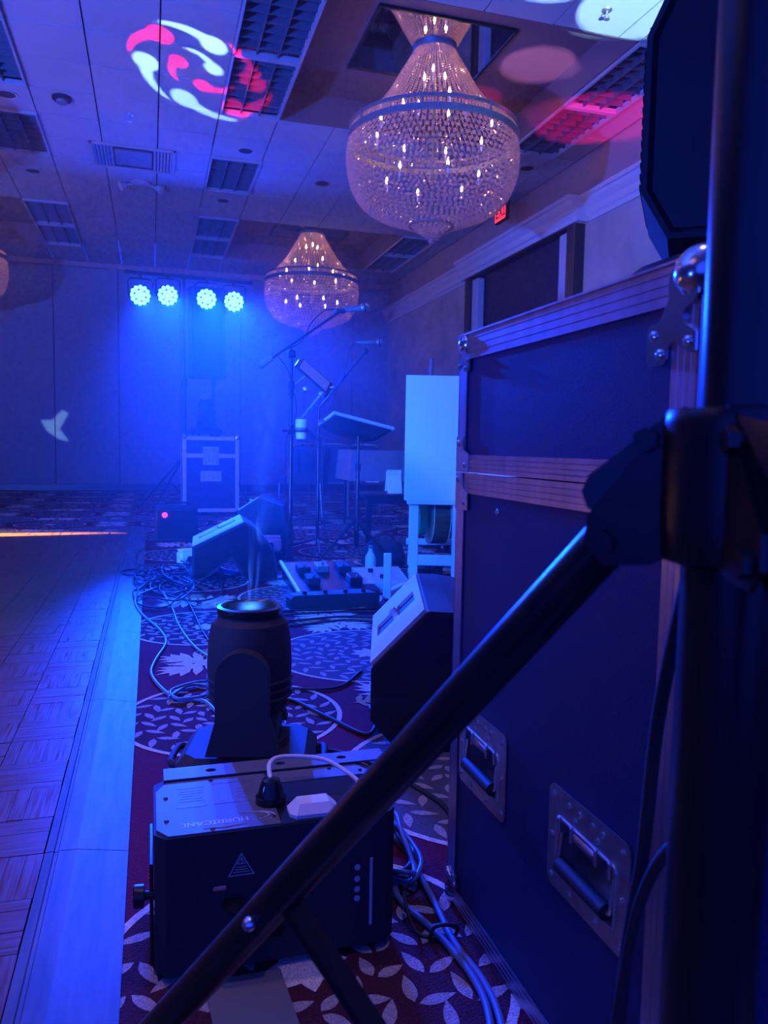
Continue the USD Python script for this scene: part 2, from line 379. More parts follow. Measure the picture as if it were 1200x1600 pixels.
TL = ['dark louvred ceiling light left of the big chandelier, at the top edge of the photo', 'louvred ceiling light catching the end of the red and white swirl projection',
      'louvred ceiling light right of the big chandelier, nearest the black moving head', 'louvred ceiling light with red glints, just right of the big chandelier ring',
      'louvred ceiling light above the row of blue stage lamps, nearer one', 'louvred ceiling light above the row of blue stage lamps, farther one', 'louvred ceiling light between two round downlights, right of the air vent',
      'louvred ceiling light at the far left beside the rosy coffer, nearer half', 'louvred ceiling light at the far left beside the rosy coffer, farther half', 'louvred ceiling light at the left edge, level with the air vent',
      'dark louvred ceiling light cut by the left edge of the photo, upper', 'dark louvred ceiling light cut by the left edge of the photo, lower', 'dim louvred ceiling light right of the far chandelier, nearer half', 'dim louvred ceiling light right of the far chandelier, farther half']
tr0 = make_troffer(TL[0], (*TROF[0], CZ))
for lb, (a, b) in zip(TL[1:], TROF[1:]): dup(tr0, lb, (a, b, CZ))

# ---- back wall of folding panels
wb = thing('wall_back', 'folding partition wall of tall plain panels behind the dance floor', 'wall', kind='structure')
for k in range(-7, 7):
    x0 = -1.594 + 1.061 * k
    if x0 > 4.4: continue
    x1 = min(x0 + 1.061, 4.42)
    part(wb, 'wall_panel', MB().box(((x0 + x1) / 2, 14.74, 1.98), (x1 - x0 - .012, .08, 3.94), .006), 'wall_panel')
part(wb, 'wall_core', MB().box((-2.2, 14.83, 1.98), (14, .06, 3.96)), 'plenum')
part(wb, 'top_track', MB().box((-2.2, 14.66, 3.90), (13.2, .10, .09), .01), 'soffit_paint')
solo('baseboard_back', MB().box((-2.2, 14.685, .06), (13.2, .03, .12), .006), 'dark_wood', 'dark baseboard along the folding wall', 'baseboard', kind='structure')

# ---- right wall, crown moulding and the dark window bay
wr = thing('wall_right', 'long right-hand wall with mottled wallpaper below a plain upper band', 'wall', kind='structure')
wp = MB(); wp.box((4.46, 3.5 - .5, 1.63), (.10, 9.0 + .05, 3.26)); wp.box((4.46, 12.6, 1.63), (.10, 4.2, 3.26)); wp.box((4.50, 9.0, .3), (.06, 3.1, .6))
part(wr, 'wallpaper_field', wp, 'wallpaper')
part(wr, 'upper_band', MB().box((4.47, 6.0, 3.62), (.10, 17.6, .72)), 'soffit_paint', label='plain rosy band above the crown moulding')
CROWN = [(0, 0), (-.02, 0), (-.03, .04), (-.05, .06), (-.06, .12), (-.10, .17), (-.115, .20), (-.14, .21), (-.14, .25), (0, .25)]
def crown_run(y0, y1, out):
    return MB().prism(Polygon([(x - out, z) for x, z in CROWN] if out == 0 else [(.0, 0)] + [(x - out, z) for x, z in CROWN[1:-1]] + [(0, .25)]), y1 - y0, mat4((1, 0, 0), (0, 0, 1), (0, -1, 0), (4.41, y1, 3.24)))
for k, (y0, y1, o) in enumerate(((-2.5, 7.42, 0), (7.42, 10.62, .13), (10.62, 14.7, 0))):
    solo(f'trim_{k + 1}', crown_run(y0, y1, o), 'crown_paint', ['crown moulding on the right wall nearest the flight case', 'crown moulding stepping forward over the dark window bay', 'crown moulding on the right wall beyond the dark window bay'][k], 'moulding', kind='structure')
w1 = thing('window_1', 'tall dark window bay with pale inner jambs in the right wall', 'window', kind='structure')
fr = MB()
for y in (7.60, 10.44): fr.box((4.36, y, 1.8), (.16, .16, 3.0), .01)
fr.box((4.36, 9.02, 3.30), (.16, 3.0, .14), .01)
part(w1, 'frame', fr, 'dark_wood')
part(w1, 'pane', MB().box((4.45, 9.02, 1.95), (.02, 2.9, 2.7)), 'dark_curtain')
for y in (7.80, 10.24): part(w1, 'jamb', MB().box((4.37, y, 1.75), (.10, .20, 2.9), .008), 'jamb_paint', label='pale inner jamb')
part(w1, 'sill', MB().box((4.34, 9.02, .62), (.24, 3.0, .05), .01), 'dark_wood')

wl = thing('wall_left', 'plain far left wall of the ballroom', 'wall', kind='structure')
for k in range(17): part(wl, 'wall_panel', MB().box((-9.35, -2.45 + 1.07 * k, 1.98), (.08, 1.058, 3.94), .006), 'wall_panel')
# ---- ceiling fittings
def downlight(label, x, y, warm=False):
    t = thing('downlight', label, 'downlight', (x, y, CZ))
    part(t, 'trim_ring', MB().lathe([(.075, -.001), (.092, -.008), (.098, -.004), (.098, .0), (.075, .0)], 28), 'frame_gold' if warm else 'tile_grid', True)
    part(t, 'baffle', MB().lathe([(.074, -.002), (.06, .002), (.0, .002), (.0, -.0005), (.055, -.0005)], 24), 'plenum', True)
downlight('round recessed downlight above the louvred light to the right of the air vent', .98, 8.62)
downlight('round recessed downlight just above the light fixture over the stage lamps', .90, 10.42)
downlight('round recessed downlight with a warm rim left of the chandelier bowl', 1.96, 9.35, True)
downlight('round recessed downlight right of the chandelier, by the right wall', 4.00, 8.10)
downlight('round recessed downlight at the left edge of the ceiling, near one', -1.22, 7.97)
downlight('round recessed downlight at the left edge of the ceiling, far one', -1.28, 10.05)
downlight('lit recessed house light in the ceiling above the haze machine, out of view', .55, 1.25)
downlight('lit recessed house light in the ceiling over the dance floor, out of view', -1.5, 1.9)
t = thing('smoke_detector', 'dark round smoke detector on a ceiling tile at upper left', 'smoke detector', (-.75, 7.87, CZ))
part(t, 'base', MB().lathe([(.085, 0), (.085, -.02), (.075, -.03), (0, -.03)], 24), 'black_plastic', 40)
part(t, 'chamber', MB().lathe([(.05, -.03), (.045, -.055), (.03, -.062), (0, -.062)], 20), 'grey_steel', 40)
def sprinkler(label, x, y):
    t = thing('sprinkler', label, 'sprinkler', (x, y, CZ))
    part(t, 'escutcheon', MB().lathe([(.038, 0), (.034, -.008), (.012, -.012), (0, -.012)], 18), 'zinc', 40)
    b = MB().cyl((0, 0, -.01), (0, 0, -.03), .009, n=8)
    for s in (-1, 1): b.tube(curve([(0, 0, -.028), (s * .016, 0, -.04), (0, 0, -.06)], 4), .0035, 6)
    part(t, 'frame_arms', b, 'zinc', 40)
    part(t, 'deflector', MB().lathe([(0, -.062), (.022, -.062), (.022, -.065), (0, -.065)], 14), 'zinc')
sprinkler('small sprinkler head on the ceiling just right of the smoke detector', -.17, 8.06)
sprinkler('small sprinkler head on the ceiling below the air vent', .02, 10.66)
sprinkler('small sprinkler head on the brightly lit tile at the top right', 3.10, 5.10)
t = thing('air_vent', 'dark square ceiling air vent with side slats', 'air vent', (-.16, 9.22, CZ))
fr = MB()
for s in ((-.42, 0, .03, .72), (.42, 0, .03, .72), (0, -.345, .87, .03), (0, .345, .87, .03)): fr.box((s[0], s[1], -.012), (s[2], s[3], .024), .004)
part(t, 'frame', fr, 'vent_metal')
part(t, 'backing', MB().box((0, 0, -.001), (.84, .68, .002)), 'plenum')
for sx in (-1, 1):
    for k in range(6): part(t, 'slat', MB().box((0, 0, 0), (.028, .62, .004), T=rot((0, 1, 0), sx * 35, (sx * (.22 + .034 * k), 0, -.014))), 'vent_metal')
part(t, 'centre_panel', MB().box((0, -.02, -.016), (.38, .46, .02), .004), 'grey_steel')
t = thing('emergency_light', 'twin-headed fitting on the ceiling just below the air vent', 'emergency light', (-.09, 10.02, CZ))
part(t, 'housing', MB().lathe([(.11, 0), (.11, -.03), (.08, -.05), (0, -.055)], 24), 'vent_metal', 40)
for s in (-1, 1):
    part(t, 'lamp_head', MB().lathe([(.0, -.03), (.03, -.03), (.055, .04), (.05, .045), (0, .042)], 18, T=aim((s * .20, .0, -.06), (s, -.35, -.5))), 'vent_metal', 40)
    part(t, 'arm', MB().cyl((s * .09, 0, -.03), (s * .19, 0, -.06), .012, n=8), 'vent_metal')
# exit sign, hung from the ceiling by the right wall
t = thing('exit_sign', 'glowing red EXIT sign under the ceiling behind the chandelier', 'exit sign', (4.13, 9.0, 3.735))
a = rot((0, 0, 1), -90)
part(t, 'housing', MB().box((0, 0, 0), (.32, .05, .22), .006, T=a), 'exit_face')
part(t, 'canopy', MB().box((0, 0, .15), (.03, .03, .10), T=a).box((0, 0, .205), (.12, .06, .014), T=a), 'exit_face')
part(t, 'red_face', MB().box((0, -.027, 0), (.29, .003, .19), T=a), 'exit_red')
part(t, 'lettering', MB().text('EXIT', .115, .003, T=a @ mat4((1, 0, 0), (0, 0, 1), (0, -1, 0), (-.13, -.0287, -.058)), bold=True), 'exit_face', label='dark EXIT letters')
# ================================================================== DANCE FLOOR
df = thing('dance_floor', 'portable wooden parquet dance floor with a wide metal edge strip', 'dance floor')
DX, DY0, PITCH = -.212, .667, .98           # right edge of the wood, first panel joint, panel size
B = .1625; blocks = []
NB = 6; bs = PITCH / NB
for i in range(36):
    for j in range(-3, 44):
        x1 = DX - i * bs; y0 = DY0 + j * bs
        if y0 + bs > 7.75: continue
        blocks.append((x1 - bs / 2, y0 + bs / 2, (i + j) % 2, i % NB == 0, j % NB == 0))
def block_mesh(mb, x, y, d, pi, pj):
    s = bs - .0016; k = 5; w = s / k
    gx = .0015 if pi else 0; gy = .0015 if pj else 0
    for q in range(k):
        o = -s / 2 + w * (q + .5); dz = RNG.uniform(-.0006, .0006)
        sz = (s - gx, w - .0007, .012) if d == 0 else (w - .0007, s - gy, .012)
        c = (x - gx / 2, y + o, .014 + dz) if d == 0 else (x + o, y + gy / 2, .014 + dz)
        mb.box(c, sz)
vis = sorted([b for b in blocks if b[0] > -.50 * b[1] * .75 - .35 and b[1] > .95], key=lambda b: b[1] ** 2 + b[0] ** 2)
keep = set(vis[:290]); far = [MB(), MB()]
for b in blocks:
    if b in keep:
        m = MB(); block_mesh(m, *b); part(df, 'parquet_block', m, 'parquet_x' if b[2] == 0 else 'parquet_y')
    else: block_mesh(far[b[2]], *b)
for k in (0, 1): part(df, 'far_parquet', far[k], 'parquet_x' if k == 0 else 'parquet_y', kind='stuff', label='parquet blocks farther off')
part(df, 'underlay', MB().box((DX - 36 * bs / 2, 3.9, .0045), (36 * bs, 7.8, .008)), 'plenum')
prof = Polygon([(0, .001), (0, .0205), (.016, .0215), (.018, .0185), (.024, .0185), (.026, .0215), (.060, .0205), (.160, .0035), (.160, .001)])
for j in range(-1, 8):
    y0 = DY0 + j * PITCH + .0012; y1 = min(y0 + PITCH - .0024, 7.90)
    part(df, 'edge_strip', MB().prism(prof, y1 - y0, mat4((1, 0, 0), (0, 0, 1), (0, -1, 0), (DX + .001, y1, 0))), 'strip_metal')
for i in range(6):
    x1 = DX - i * PITCH; part(df, 'edge_strip', MB().prism(prof, PITCH - .003, mat4((0, 1, 0), (0, 0, 1), (1, 0, 0), (x1 - PITCH, 7.745, 0))), 'strip_metal')
part(df, 'trim_screw', MB().lathe([(0, .0), (.004, .0), (.003, .0012), (0, .0014)], 10, (-.115, 1.92, .0112)), 'zinc', label='small screw head in the edge strip')

# ================================================================== CHANDELIERS
def make_chandelier(label, loc):
    t = thing('chandelier', label, 'chandelier', loc)          # origin: the ring's centre
    R = .715
    b = MB(); oct_ = trimesh.creation.icosphere(subdivisions=0)
    ov, of = oct_.vertices, oct_.faces
    def beads(mb, P, r):
        P = np.asarray(P); r = np.broadcast_to(r, (len(P),))
        v = (ov[None] * r[:, None, None] + P[:, None]).reshape(-1, 3); f = (of[None] + (np.arange(len(P)) * len(ov))[:, None, None]).reshape(-1, 3)
        mb.add(v, f)
    # upper tent of strands
    tent = curve([(.175, .72), (.20, .67), (.24, .60), (.295, .51), (.365, .39), (.445, .28), (.545, .17), (.635, .10), (.695, .07)], 12)
    s = np.r_[0, np.cumsum(np.linalg.norm(np.diff(tent, axis=0), axis=1))]
    P = []
    for k in range(76):
        a = 2 * PI * k / 76; m = 46
        d = np.linspace(0, s[-1], m); rr = np.interp(d, s, tent[:, 0]); zz = np.interp(d, s, tent[:, 1])
        P += [(r * math.cos(a), r * math.sin(a), z) for r, z in zip(rr, zz)]
    beads(b, P, .0082); part(t, 'tent_strands', b, 'crystal', kind='stuff', label='hanging strands of crystal beads above the ring')
    # bowl of rings of beads
    bowl = curve([(.715, -.06), (.725, -.17), (.715, -.30), (.675, -.43), (.60, -.54), (.50, -.61), (.38, -.655), (.27, -.69), (.19, -.71)], 12)
    s = np.r_[0, np.cumsum(np.linalg.norm(np.diff(bowl, axis=0), axis=1))]
    b = MB(); P = []
    rows = 23
    for q in range(rows):
        d = s[-1] * q / (rows - 1); r, z = np.interp(d, s, bowl[:, 0]), np.interp(d, s, bowl[:, 1]); k = int(2 * PI * r / .049)
        P += [(r * math.cos(2 * PI * (i + .5 * (q % 2)) / k), r * math.sin(2 * PI * (i + .5 * (q % 2)) / k), z) for i in range(k)]
    beads(b, P, .0165); part(t, 'bowl_beads', b, 'crystal', kind='stuff', label='bowl of rows of crystal beads below the ring')
    # rows of small beads between the two hoops
    b = MB(); P = []
    for z in (.022, .04):
        P += [(R * .985 * math.cos(2 * PI * i / 150), R * .985 * math.sin(2 * PI * i / 150), z) for i in range(150)]
    beads(b, P, .011); part(t, 'hoop_beads', b, 'crystal', kind='stuff')
    # bottom tassel
    b = MB(); P = []
    for k in range(26):
        a = 2 * PI * k / 26
        for i in range(9):
            u = i / 8; r = .185 * (1 - u) ** .8; P.append((r * math.cos(a), r * math.sin(a), -.70 - .135 * u))
    beads(b, P, .0115); b.ball((0, 0, -.845), .022, 1); part(t, 'bottom_tassel', b, 'crystal', kind='stuff', label='pointed tassel of beads at the bottom')
    hoop = lambda r, z, h, w: MB().lathe([(r - w, z), (r, z), (r, z + h), (r - w, z + h)], 64, closed=True)
    part(t, 'upper_hoop', hoop(R + .003, .055, .026, .012), 'grey_steel', 40)
    h = hoop(R + .014, -.045, .050, .014)
    for k in range(8):
        a = 2 * PI * (k + .4) / 8; c, s_ = math.cos(a), math.sin(a); h.box((0, 0, 0), (.012, .012, .14), T=mat4((c, s_, 0), (-s_, c, 0), (0, 0, 1), ((R + .012) * c, (R + .012) * s_, .015)))
    part(t, 'main_hoop', h, 'grey_steel', 40)
    part(t, 'bottom_hoop', hoop(.195, -.725, .022, .012), 'grey_steel', 40)
    part(t, 'crown_hoop', hoop(.185, .70, .045, .012), 'grey_steel', 40)
    c = MB().cyl((0, 0, .74), (0, 0, -.68), .014, n=10)
    for k in range(8):
        a = 2 * PI * k / 8; c.cyl((0, 0, .02), (R * math.cos(a), R * math.sin(a), .0), .007, n=6)
    for k in range(6):
        a = 2 * PI * k / 6; c.cyl((0, 0, -.42), (.40 * math.cos(a), .40 * math.sin(a), -.40), .006, n=6)
    for k in range(3):
        a = 2 * PI * k / 3; c.cyl((0, 0, .45), (.10 * math.cos(a), .10 * math.sin(a), .45), .006, n=6)
    part(t, 'spokes_and_stem', c, 'grey_steel', 40)
    part(t, 'ceiling_rose', MB().lathe([(.0, .74), (.05, .775), (.12, .77), (.13, .74)], 28), 'grey_steel', 40)
    for (k, r, z, o) in [(8, .50, .0, .2), (6, .40, -.40, .5), (3, .10, .45, .1), (3, .26, .22, .7)]:
        for i in range(k):
            a = 2 * PI * i / k + o; x, y = r * math.cos(a), r * math.sin(a)
            q = part(t, 'candle', MB().cyl((x, y, z), (x, y, z + .06), .011, n=8), 'white_plastic', 40)
            part(q, 'bulb', MB().lathe([(0, .06), (.008, .065), (.0125, .082), (.008, .105), (.001, .122)], 10, (x, y, z)), 'bulb_warm', True)
    return t
ch0 = make_chandelier('large crystal chandelier with a tent of beads above a silver ring, nearest and whole', (2.32, 6.50, 3.47))
dup(ch0, 'crystal chandelier farther off, hanging behind the microphone boom', (2.42, 12.25, 3.41), .3)
dup(ch0, 'crystal chandelier cut off by the left edge of the photo', (-2.64, 12.25, 3.41), .8)
dup(ch0, 'crystal chandelier over the dance floor, out of view to the left', (-2.64, 6.50, 3.43), .5)
dup(ch0, 'crystal chandelier over the flight case, out of view above the camera', (2.42, .75, 3.43), .2)
dup(ch0, 'crystal chandelier over the dance floor, out of view behind the camera', (-2.64, .75, 3.43), .6)
for (x, y, lb) in ((2.27, 6.52, 'mirrored square ceiling plate above the nearest chandelier'), (2.42, 12.3, 'mirrored square ceiling plate above the chandelier behind the microphone'), (-2.64, 12.3, 'mirrored square ceiling plate above the chandelier at the left edge')):
    t = thing('ceiling_mirror', lb, 'mirror', (x, y, CZ + .27))
    part(t, 'glass', MB().box((0, 0, -.012), (1.12, 1.0, .012)), 'mirror')
    f_ = MB()
    for s in ((-.57, 0, .025, 1.05), (.57, 0, .025, 1.05), (0, -.51, 1.165, .025), (0, .51, 1.165, .025)): f_.box((s[0], s[1], -.012), (s[2], s[3], .024), .003)
    part(t, 'frame', f_, 'black_metal')

# ================================================================== MOVING HEADS
def make_moving_head(label, loc, rotz, group=None):
    t = thing('moving_head', label, 'stage light', loc, rotz, group)
    b = MB()
    pts = []
    for x, y in ((-.165, -.10), (-.165, .10), (-.13, .135), (.13, .135), (.165, .10), (.165, -.10), (.13, -.135), (-.13, -.135)):
        pts += [(x, y, .018), (x, y, .075), (x * .86, y * .86, .10)]
    b.hull(pts)
    for x in (-.13, .13):
        for y in (-.10, .10): b.cyl((x, y, 0), (x, y, .02), .014, n=10)
    bs_ = part(t, 'base', b, 'black_plastic', 30)
    part(bs_, 'side_handle', MB().tube(curve([(-.16, -.06, .06), (-.185, -.05, .065), (-.185, .05, .065), (-.16, .06, .06)], 4), .009, 8), 'black_plastic', True)
    part(bs_, 'side_handle', MB().tube(curve([(.16, -.06, .06), (.185, -.05, .065), (.185, .05, .065), (.16, .06, .06)], 4), .009, 8), 'black_plastic', True)
    part(bs_, 'display', MB().box((0, -.118, .088), (.10, .002, .03), T=None), 'dark_glass')
    part(t, 'turntable', MB().lathe([(0, .10), (.10, .10), (.095, .118), (0, .118)], 28), 'black_plastic', 40)
    y_ = MB()
    arm = unary_union([sbox(-.062, .115, .062, .30), Point(0, .30).buffer(.062, quad_segs=8)]).union(Polygon([(-.085, .115), (.085, .115), (.062, .2), (-.062, .2)]))
    for s in (-1, 1):
        q = MB().prism(arm, .042, mat4((1, 0, 0), (0, 0, 1), (0, -1, 0), (0, s * .125 + .021, 0)))
        part(t, 'yoke_arm', q, 'black_plastic', 30)
    part(t, 'yoke_bridge', MB().box((0, 0, .128), (.15, .25, .028), .008), 'black_plastic')
    h = MB().lathe([(.045, .175), (.085, .185), (.099, .225), (.104, .30), (.101, .36), (.093, .405), (.079, .418), (.079, .438), (.071, .440), (.067, .432), (.067, .405), (.045, .404), (0, .404)], 36)
    hd = part(t, 'head', h, 'black_plastic', 35)
    part(hd, 'lens', MB().lathe([(0, .412), (.04, .411), (.064, .406), (.064, .405), (0, .405)], 28), 'dark_glass', True)
    part(hd, 'lens_ring', MB().lathe([(.0665, .405), (.0805, .425), (.0805, .442), (.071, .4445), (.0665, .440)], 36, closed=True), 'black_metal', 40)
    for z in (.22, .24, .26):
        part(hd, 'cooling_rib', MB().lathe([(.099, z), (.107, z + .004), (.107, z + .008), (.099, z + .012)], 36), 'black_plastic', 40)
    return t
mh = make_moving_head('black moving head light standing on the carpet behind the haze machine, lens pointing up', (.232, 1.92, .012), math.radians(-14))
dup(mh, 'dark moving head silhouette standing on the small flight case under the stage lamps', (.645, 9.82, .955), .3)

# heads that throw the patterns on the ceiling, wall and floor: a lamp, a cut metal pattern and coloured glass in a short barrel
def projector(label, loc, target, cells, power, radius=.0004):
    """cells: (shapely polygon at unit distance, gel material)"""
    t = thing('pattern_projector', label, 'stage light', loc)
    d = np.array(target, float) - np.array(loc, float); T = aim((0, 0, 0), d)
    D = .20; rb = .22
    b = MB().box((0, 0, -.24 if loc[2] > .3 else -.2), (.26, .22, .08), .015)
    part(t, 'base', b, 'black_plastic')
    x = T[:3, 0]
    y_ = MB()
    for s in (-1, 1): y_.tube([np.array([0, 0, -.22]) + x * s * .10, x * s * (rb + .035) + [0, 0, -.1], x * s * (rb + .02)], .018, 8)
    part(t, 'yoke', y_, 'black_plastic')
    hd = part(t, 'barrel', MB().lathe([(0, -.12), (.12, -.11), (rb, -.04), (rb + .012, .02), (rb + .012, D + .03), (rb, D + .03), (rb, -.03), (.11, -.10), (0, -.105)], 28, T=T), 'black_plastic', 40)
    holes = unary_union([c for c, g in cells]); plate = Point(0, 0).buffer(rb / D, quad_segs=10).difference(holes)
    part(hd, 'pattern_plate', MB().prism(affinity.scale(plate, D, D, origin=(0, 0)), .0012, T @ mat4((1, 0, 0), (0, 1, 0), (0, 0, 1), (0, 0, D))), 'black_metal')
    for c, g in cells:
        part(hd, 'gel', MB().prism(affinity.scale(c.buffer(.004), D, D, origin=(0, 0)), .0004, T @ mat4((1, 0, 0), (0, 1, 0), (0, 0, 1), (0, 0, D + .0022))), g)
    l = UsdLux.SphereLight.Define(stage, t + '/lamp'); l.CreateRadiusAttr(radius); l.CreateIntensityAttr(power); l.CreateNormalizeAttr(False); l.CreateColorAttr(Gf.Vec3f(1, 1, 1))
    s = UsdLux.ShapingAPI.Apply(l.GetPrim()); far_ = max(math.hypot(*q) for c, g in cells for q in c.convex_hull.exterior.coords)
    s.CreateShapingConeAngleAttr(math.degrees(math.atan(far_)) + 2.5); s.CreateShapingConeSoftnessAttr(0.05)
    l.AddTransformOp().Set(Gf.Matrix4d(*map(float, T[:3, 0]), 0, *map(float, -T[:3, 1]), 0, *map(float, -T[:3, 2]), 0, 0, 0, 0, 1))
    return t, T, D
# swirl of commas on the ceiling
def comma(R0, ang, r, tail, w0):
    """round head and a curved tapering tail, in units of the pattern radius"""
    c = np.array([R0 * math.cos(ang), R0 * math.sin(ang)])
    shp = [Point(*c).buffer(r, quad_segs=8)]
    N = 14
    for i in range(N):
        t = i / (N - 1); a = ang + tail * t; rr = R0 + (r * .55) * math.sin(t * PI * .5) + .10 * t
        shp.append(Point(rr * math.cos(a), rr * math.sin(a)).buffer(w0 * (1 - t) ** .8 + .012, quad_segs=5))
    hull = [shp[i].union(shp[i + 1]).convex_hull for i in range(1, N - 1)]
    return unary_union(shp + hull).simplify(.004)
S = .098
cells = []
for k in range(6):
    a = 2 * PI * k / 6 + .35
    cells.append((affinity.scale(comma(.66, a, .165, -.92, .085), S, S, origin=(0, 0)), 'gel_red' if k in (1, 3, 4) else 'gel_ice'))
for k in range(3):
    a = 2 * PI * k / 3 + .9
    cells.append((affinity.scale(comma(.25, a, .115, -1.25, .055), S, S, origin=(0, 0)), 'gel_red' if k != 1 else 'gel_ice'))
out = []; acc = None
for c, g in cells:
    if acc is not None: c = c.difference(acc.buffer(.004))
    acc = c if acc is None else acc.union(c); out.append((c, g))
projector('pattern projector on the dance floor throwing the red and white swirl onto the ceiling', (-1.7, 2.5, .34), (.40, 6.98, 3.95), out, 1.4e9)
def through(loc, target, c, r):
    '''the hole that lets a round patch of radius r fall at the ceiling point c'''
    T = aim((0, 0, 0), np.array(target, float) - np.array(loc, float)); pts = []
    for a in np.arange(28) / 28 * 2 * PI:
        q = T[:3, :3].T @ (np.array(c) + [r * math.cos(a), r * math.sin(a), 0] - np.array(loc)); pts.append((q[0] / q[2], q[1] / q[2]))
    return Polygon(pts)
pl_, tg_ = (1.6, -1.2, .34), (3.3, 5.6, 4.0)
spots = [((3.28, 6.5, 4.22), .33, 'gel_pale'), ((3.30, 5.02, 3.95), .42, 'gel_ice'), ((4.12, 5.15, 3.95), .38, 'gel_ice'), ((2.55, 4.8, 3.95), .36, 'gel_ice'), ((4.02, 6.75, 3.95), .58, 'gel_pink'), ((3.05, 7.25, 4.22), .22, 'gel_pink')]
out = []; acc = None
for c, r, g in spots:
    q = through(pl_, tg_, c, r)
    if acc is not None: q = q.difference(acc.buffer(.003))
    acc = q if acc is None else acc.union(q); out.append((q, g))
projector('pattern projector behind the camera throwing round white and pink spots onto the ceiling', pl_, tg_, out, 1.9e9)
projector('low projector at the far side of the dance floor raking a warm streak across it', (-7.2, 7.3, .42), (-1.6, 7.55, .02), [(Polygon([(-.055, -.13), (.055, -.13), (.030, -.02), (.036, -.004), (.018, .0110), (-.012, .0125), (-.030, -.002), (-.024, -.02)]), 'gel_warm')], 7e10)
projector('projector on the dance floor throwing a small pale shape onto the folding wall', (-4.6, 5.5, .34), (-1.6, 14.7, 1.15), [(Polygon([(-.022, .02), (-.012, .026), (.004, .008), (.022, .008), (.012, -.012), (-.006, -.026), (-.022, -.03), (-.008, -.008)]), 'gel_ice')], 7.5e8)

# ================================================================== THE RACK FLIGHT CASE (right)
CX, CY0, CY1, CH = .535, .682, 1.328, 1.052
rc = thing('rack_flight_case', 'tall dark laminate rack flight case with aluminium edging, right foreground', 'flight case', (CX, CY0, 0))
W = CY1 - CY0; DEP = .56
HANDLES = [(.072, .275, .243, .386), (.408, .606, .250, .394)]        # y0, y1, z0, z1 of the dished plates (local y)
HANDLES = [(.076, .270, .243, .388), (.412, .604, .252, .396)]
def face(z0, z1, holes=()):
    p = sbox(.02, z0, W - .02, z1)
    for (a, b, c, d) in holes: p = p.difference(sbox(a + .018, c + .018, b - .018, d - .018))
    return MB().prism(p, .009, YZ(.004))
def shell(z0, z1):
    m = MB()
    m.box((DEP / 2, .01, (z0 + z1) / 2), (DEP - .01, .009, z1 - z0)); m.box((DEP / 2, W - .01, (z0 + z1) / 2), (DEP - .01, .009, z1 - z0)); m.box((DEP - .01, W / 2, (z0 + z1) / 2), (.009, W - .02, z1 - z0)); return m
body = part(rc, 'body_panel', face(.01, .80, HANDLES), 'case_laminate')
part(rc, 'body_shell', shell(.01, .80).box((DEP / 2, W / 2, .015), (DEP - .02, W - .02, .01)), 'case_laminate')
part(rc, 'lid_panel', face(.812, 1.045), 'case_laminate')
part(rc, 'lid_shell', shell(.812, 1.045).box((DEP / 2, W / 2, 1.040), (DEP - .02, W - .02, .009)), 'case_laminate')
# aluminium edging: an angle whose outer face has fine grooves
def groove_line(u0, u1, ngr=3, d=.0028):
    pts = [(u0, .0)]; L = u1 - u0
    for k in range(ngr):
        u = u0 + L * (k + 1) / (ngr + 1); pts += [(u - .0009, .0), (u, .0011), (u + .0009, .0)]
    return pts + [(u1, .0), (u1, d), (u0, d)]
def rail_v(y0, y1, z0, z1, name='edge_rail'):      # upright, on the -x face: u = y, groove depth into +x
    m = MB().prism(Polygon([(y, x) for y, x in groove_line(y0, y1)]), z1 - z0, mat4((0, 1, 0), (1, 0, 0), (0, 0, -1), (.0, 0, z1)))
    return m
def rail_h(z0, z1, y0, y1):                        # level, u = z
    return MB().prism(Polygon([(z, x) for z, x in groove_line(z0, z1)]), y1 - y0, mat4((0, 0, 1), (1, 0, 0), (0, 1, 0), (0, y0, 0)))
E_ = .043
for (z0, z1) in ((.0, .806), (.812, CH)):
    part(rc, 'edge_rail', rail_v(.0, E_, z0, z1).box((.015, .0, (z0 + z1) / 2), (.03, .003, z1 - z0)), 'aluminium')
    part(rc, 'edge_rail', rail_v(W - .034, W, z0, z1).box((.02, W, (z0 + z1) / 2), (.04, .003, z1 - z0)), 'aluminium')
    part(rc, 'edge_rail', MB().box((DEP - .02, .0, (z0 + z1) / 2), (.04, .003, z1 - z0)).box((DEP, .02, (z0 + z1) / 2), (.003, .04, z1 - z0)), 'aluminium')
    part(rc, 'edge_rail', MB().box((DEP - .02, W, (z0 + z1) / 2), (.04, .003, z1 - z0)).box((DEP, W - .02, (z0 + z1) / 2), (.003, .04, z1 - z0)), 'aluminium')
part(rc, 'top_rail', rail_h(CH - .045, CH, .0, W).box((.02, W / 2, CH), (.045, W, .003)), 'aluminium')
part(rc, 'top_rail', MB().box((DEP / 2, .0, CH - .02), (DEP, .003, .044)).box((DEP / 2, .02, CH), (DEP, .045, .003)), 'aluminium')
part(rc, 'top_rail', MB().box((DEP / 2, W, CH - .02), (DEP, .003, .044)).box((DEP / 2, W - .02, CH), (DEP, .045, .003)), 'aluminium')
part(rc, 'top_rail', MB().box((DEP, W / 2, CH - .02), (.003, W, .044)).box((DEP - .02, W / 2, CH), (.045, W, .003)), 'aluminium')
part(rc, 'bottom_rail', rail_h(.0, .036, .0, W), 'aluminium')
part(rc, 'lid_seam_rail', rail_h(.8095, .840, .0, W), 'aluminium')
part(rc, 'body_seam_rail', rail_h(.772, .8075, .0, W), 'aluminium')
def screw(mb, c, nrm, r=.0062):
    T = aim(c, nrm); mb.lathe([(0, -.002), (r, -.001), (r * .95, r * .3), (r * .55, r * .55), (0, r * .62)], 12, T=T)
    mb.box((0, 0, r * .62), (r * 1.1, r * .18, r * .08), T=T); mb.box((0, 0, r * .62), (r * .18, r * 1.1, r * .08), T=T)
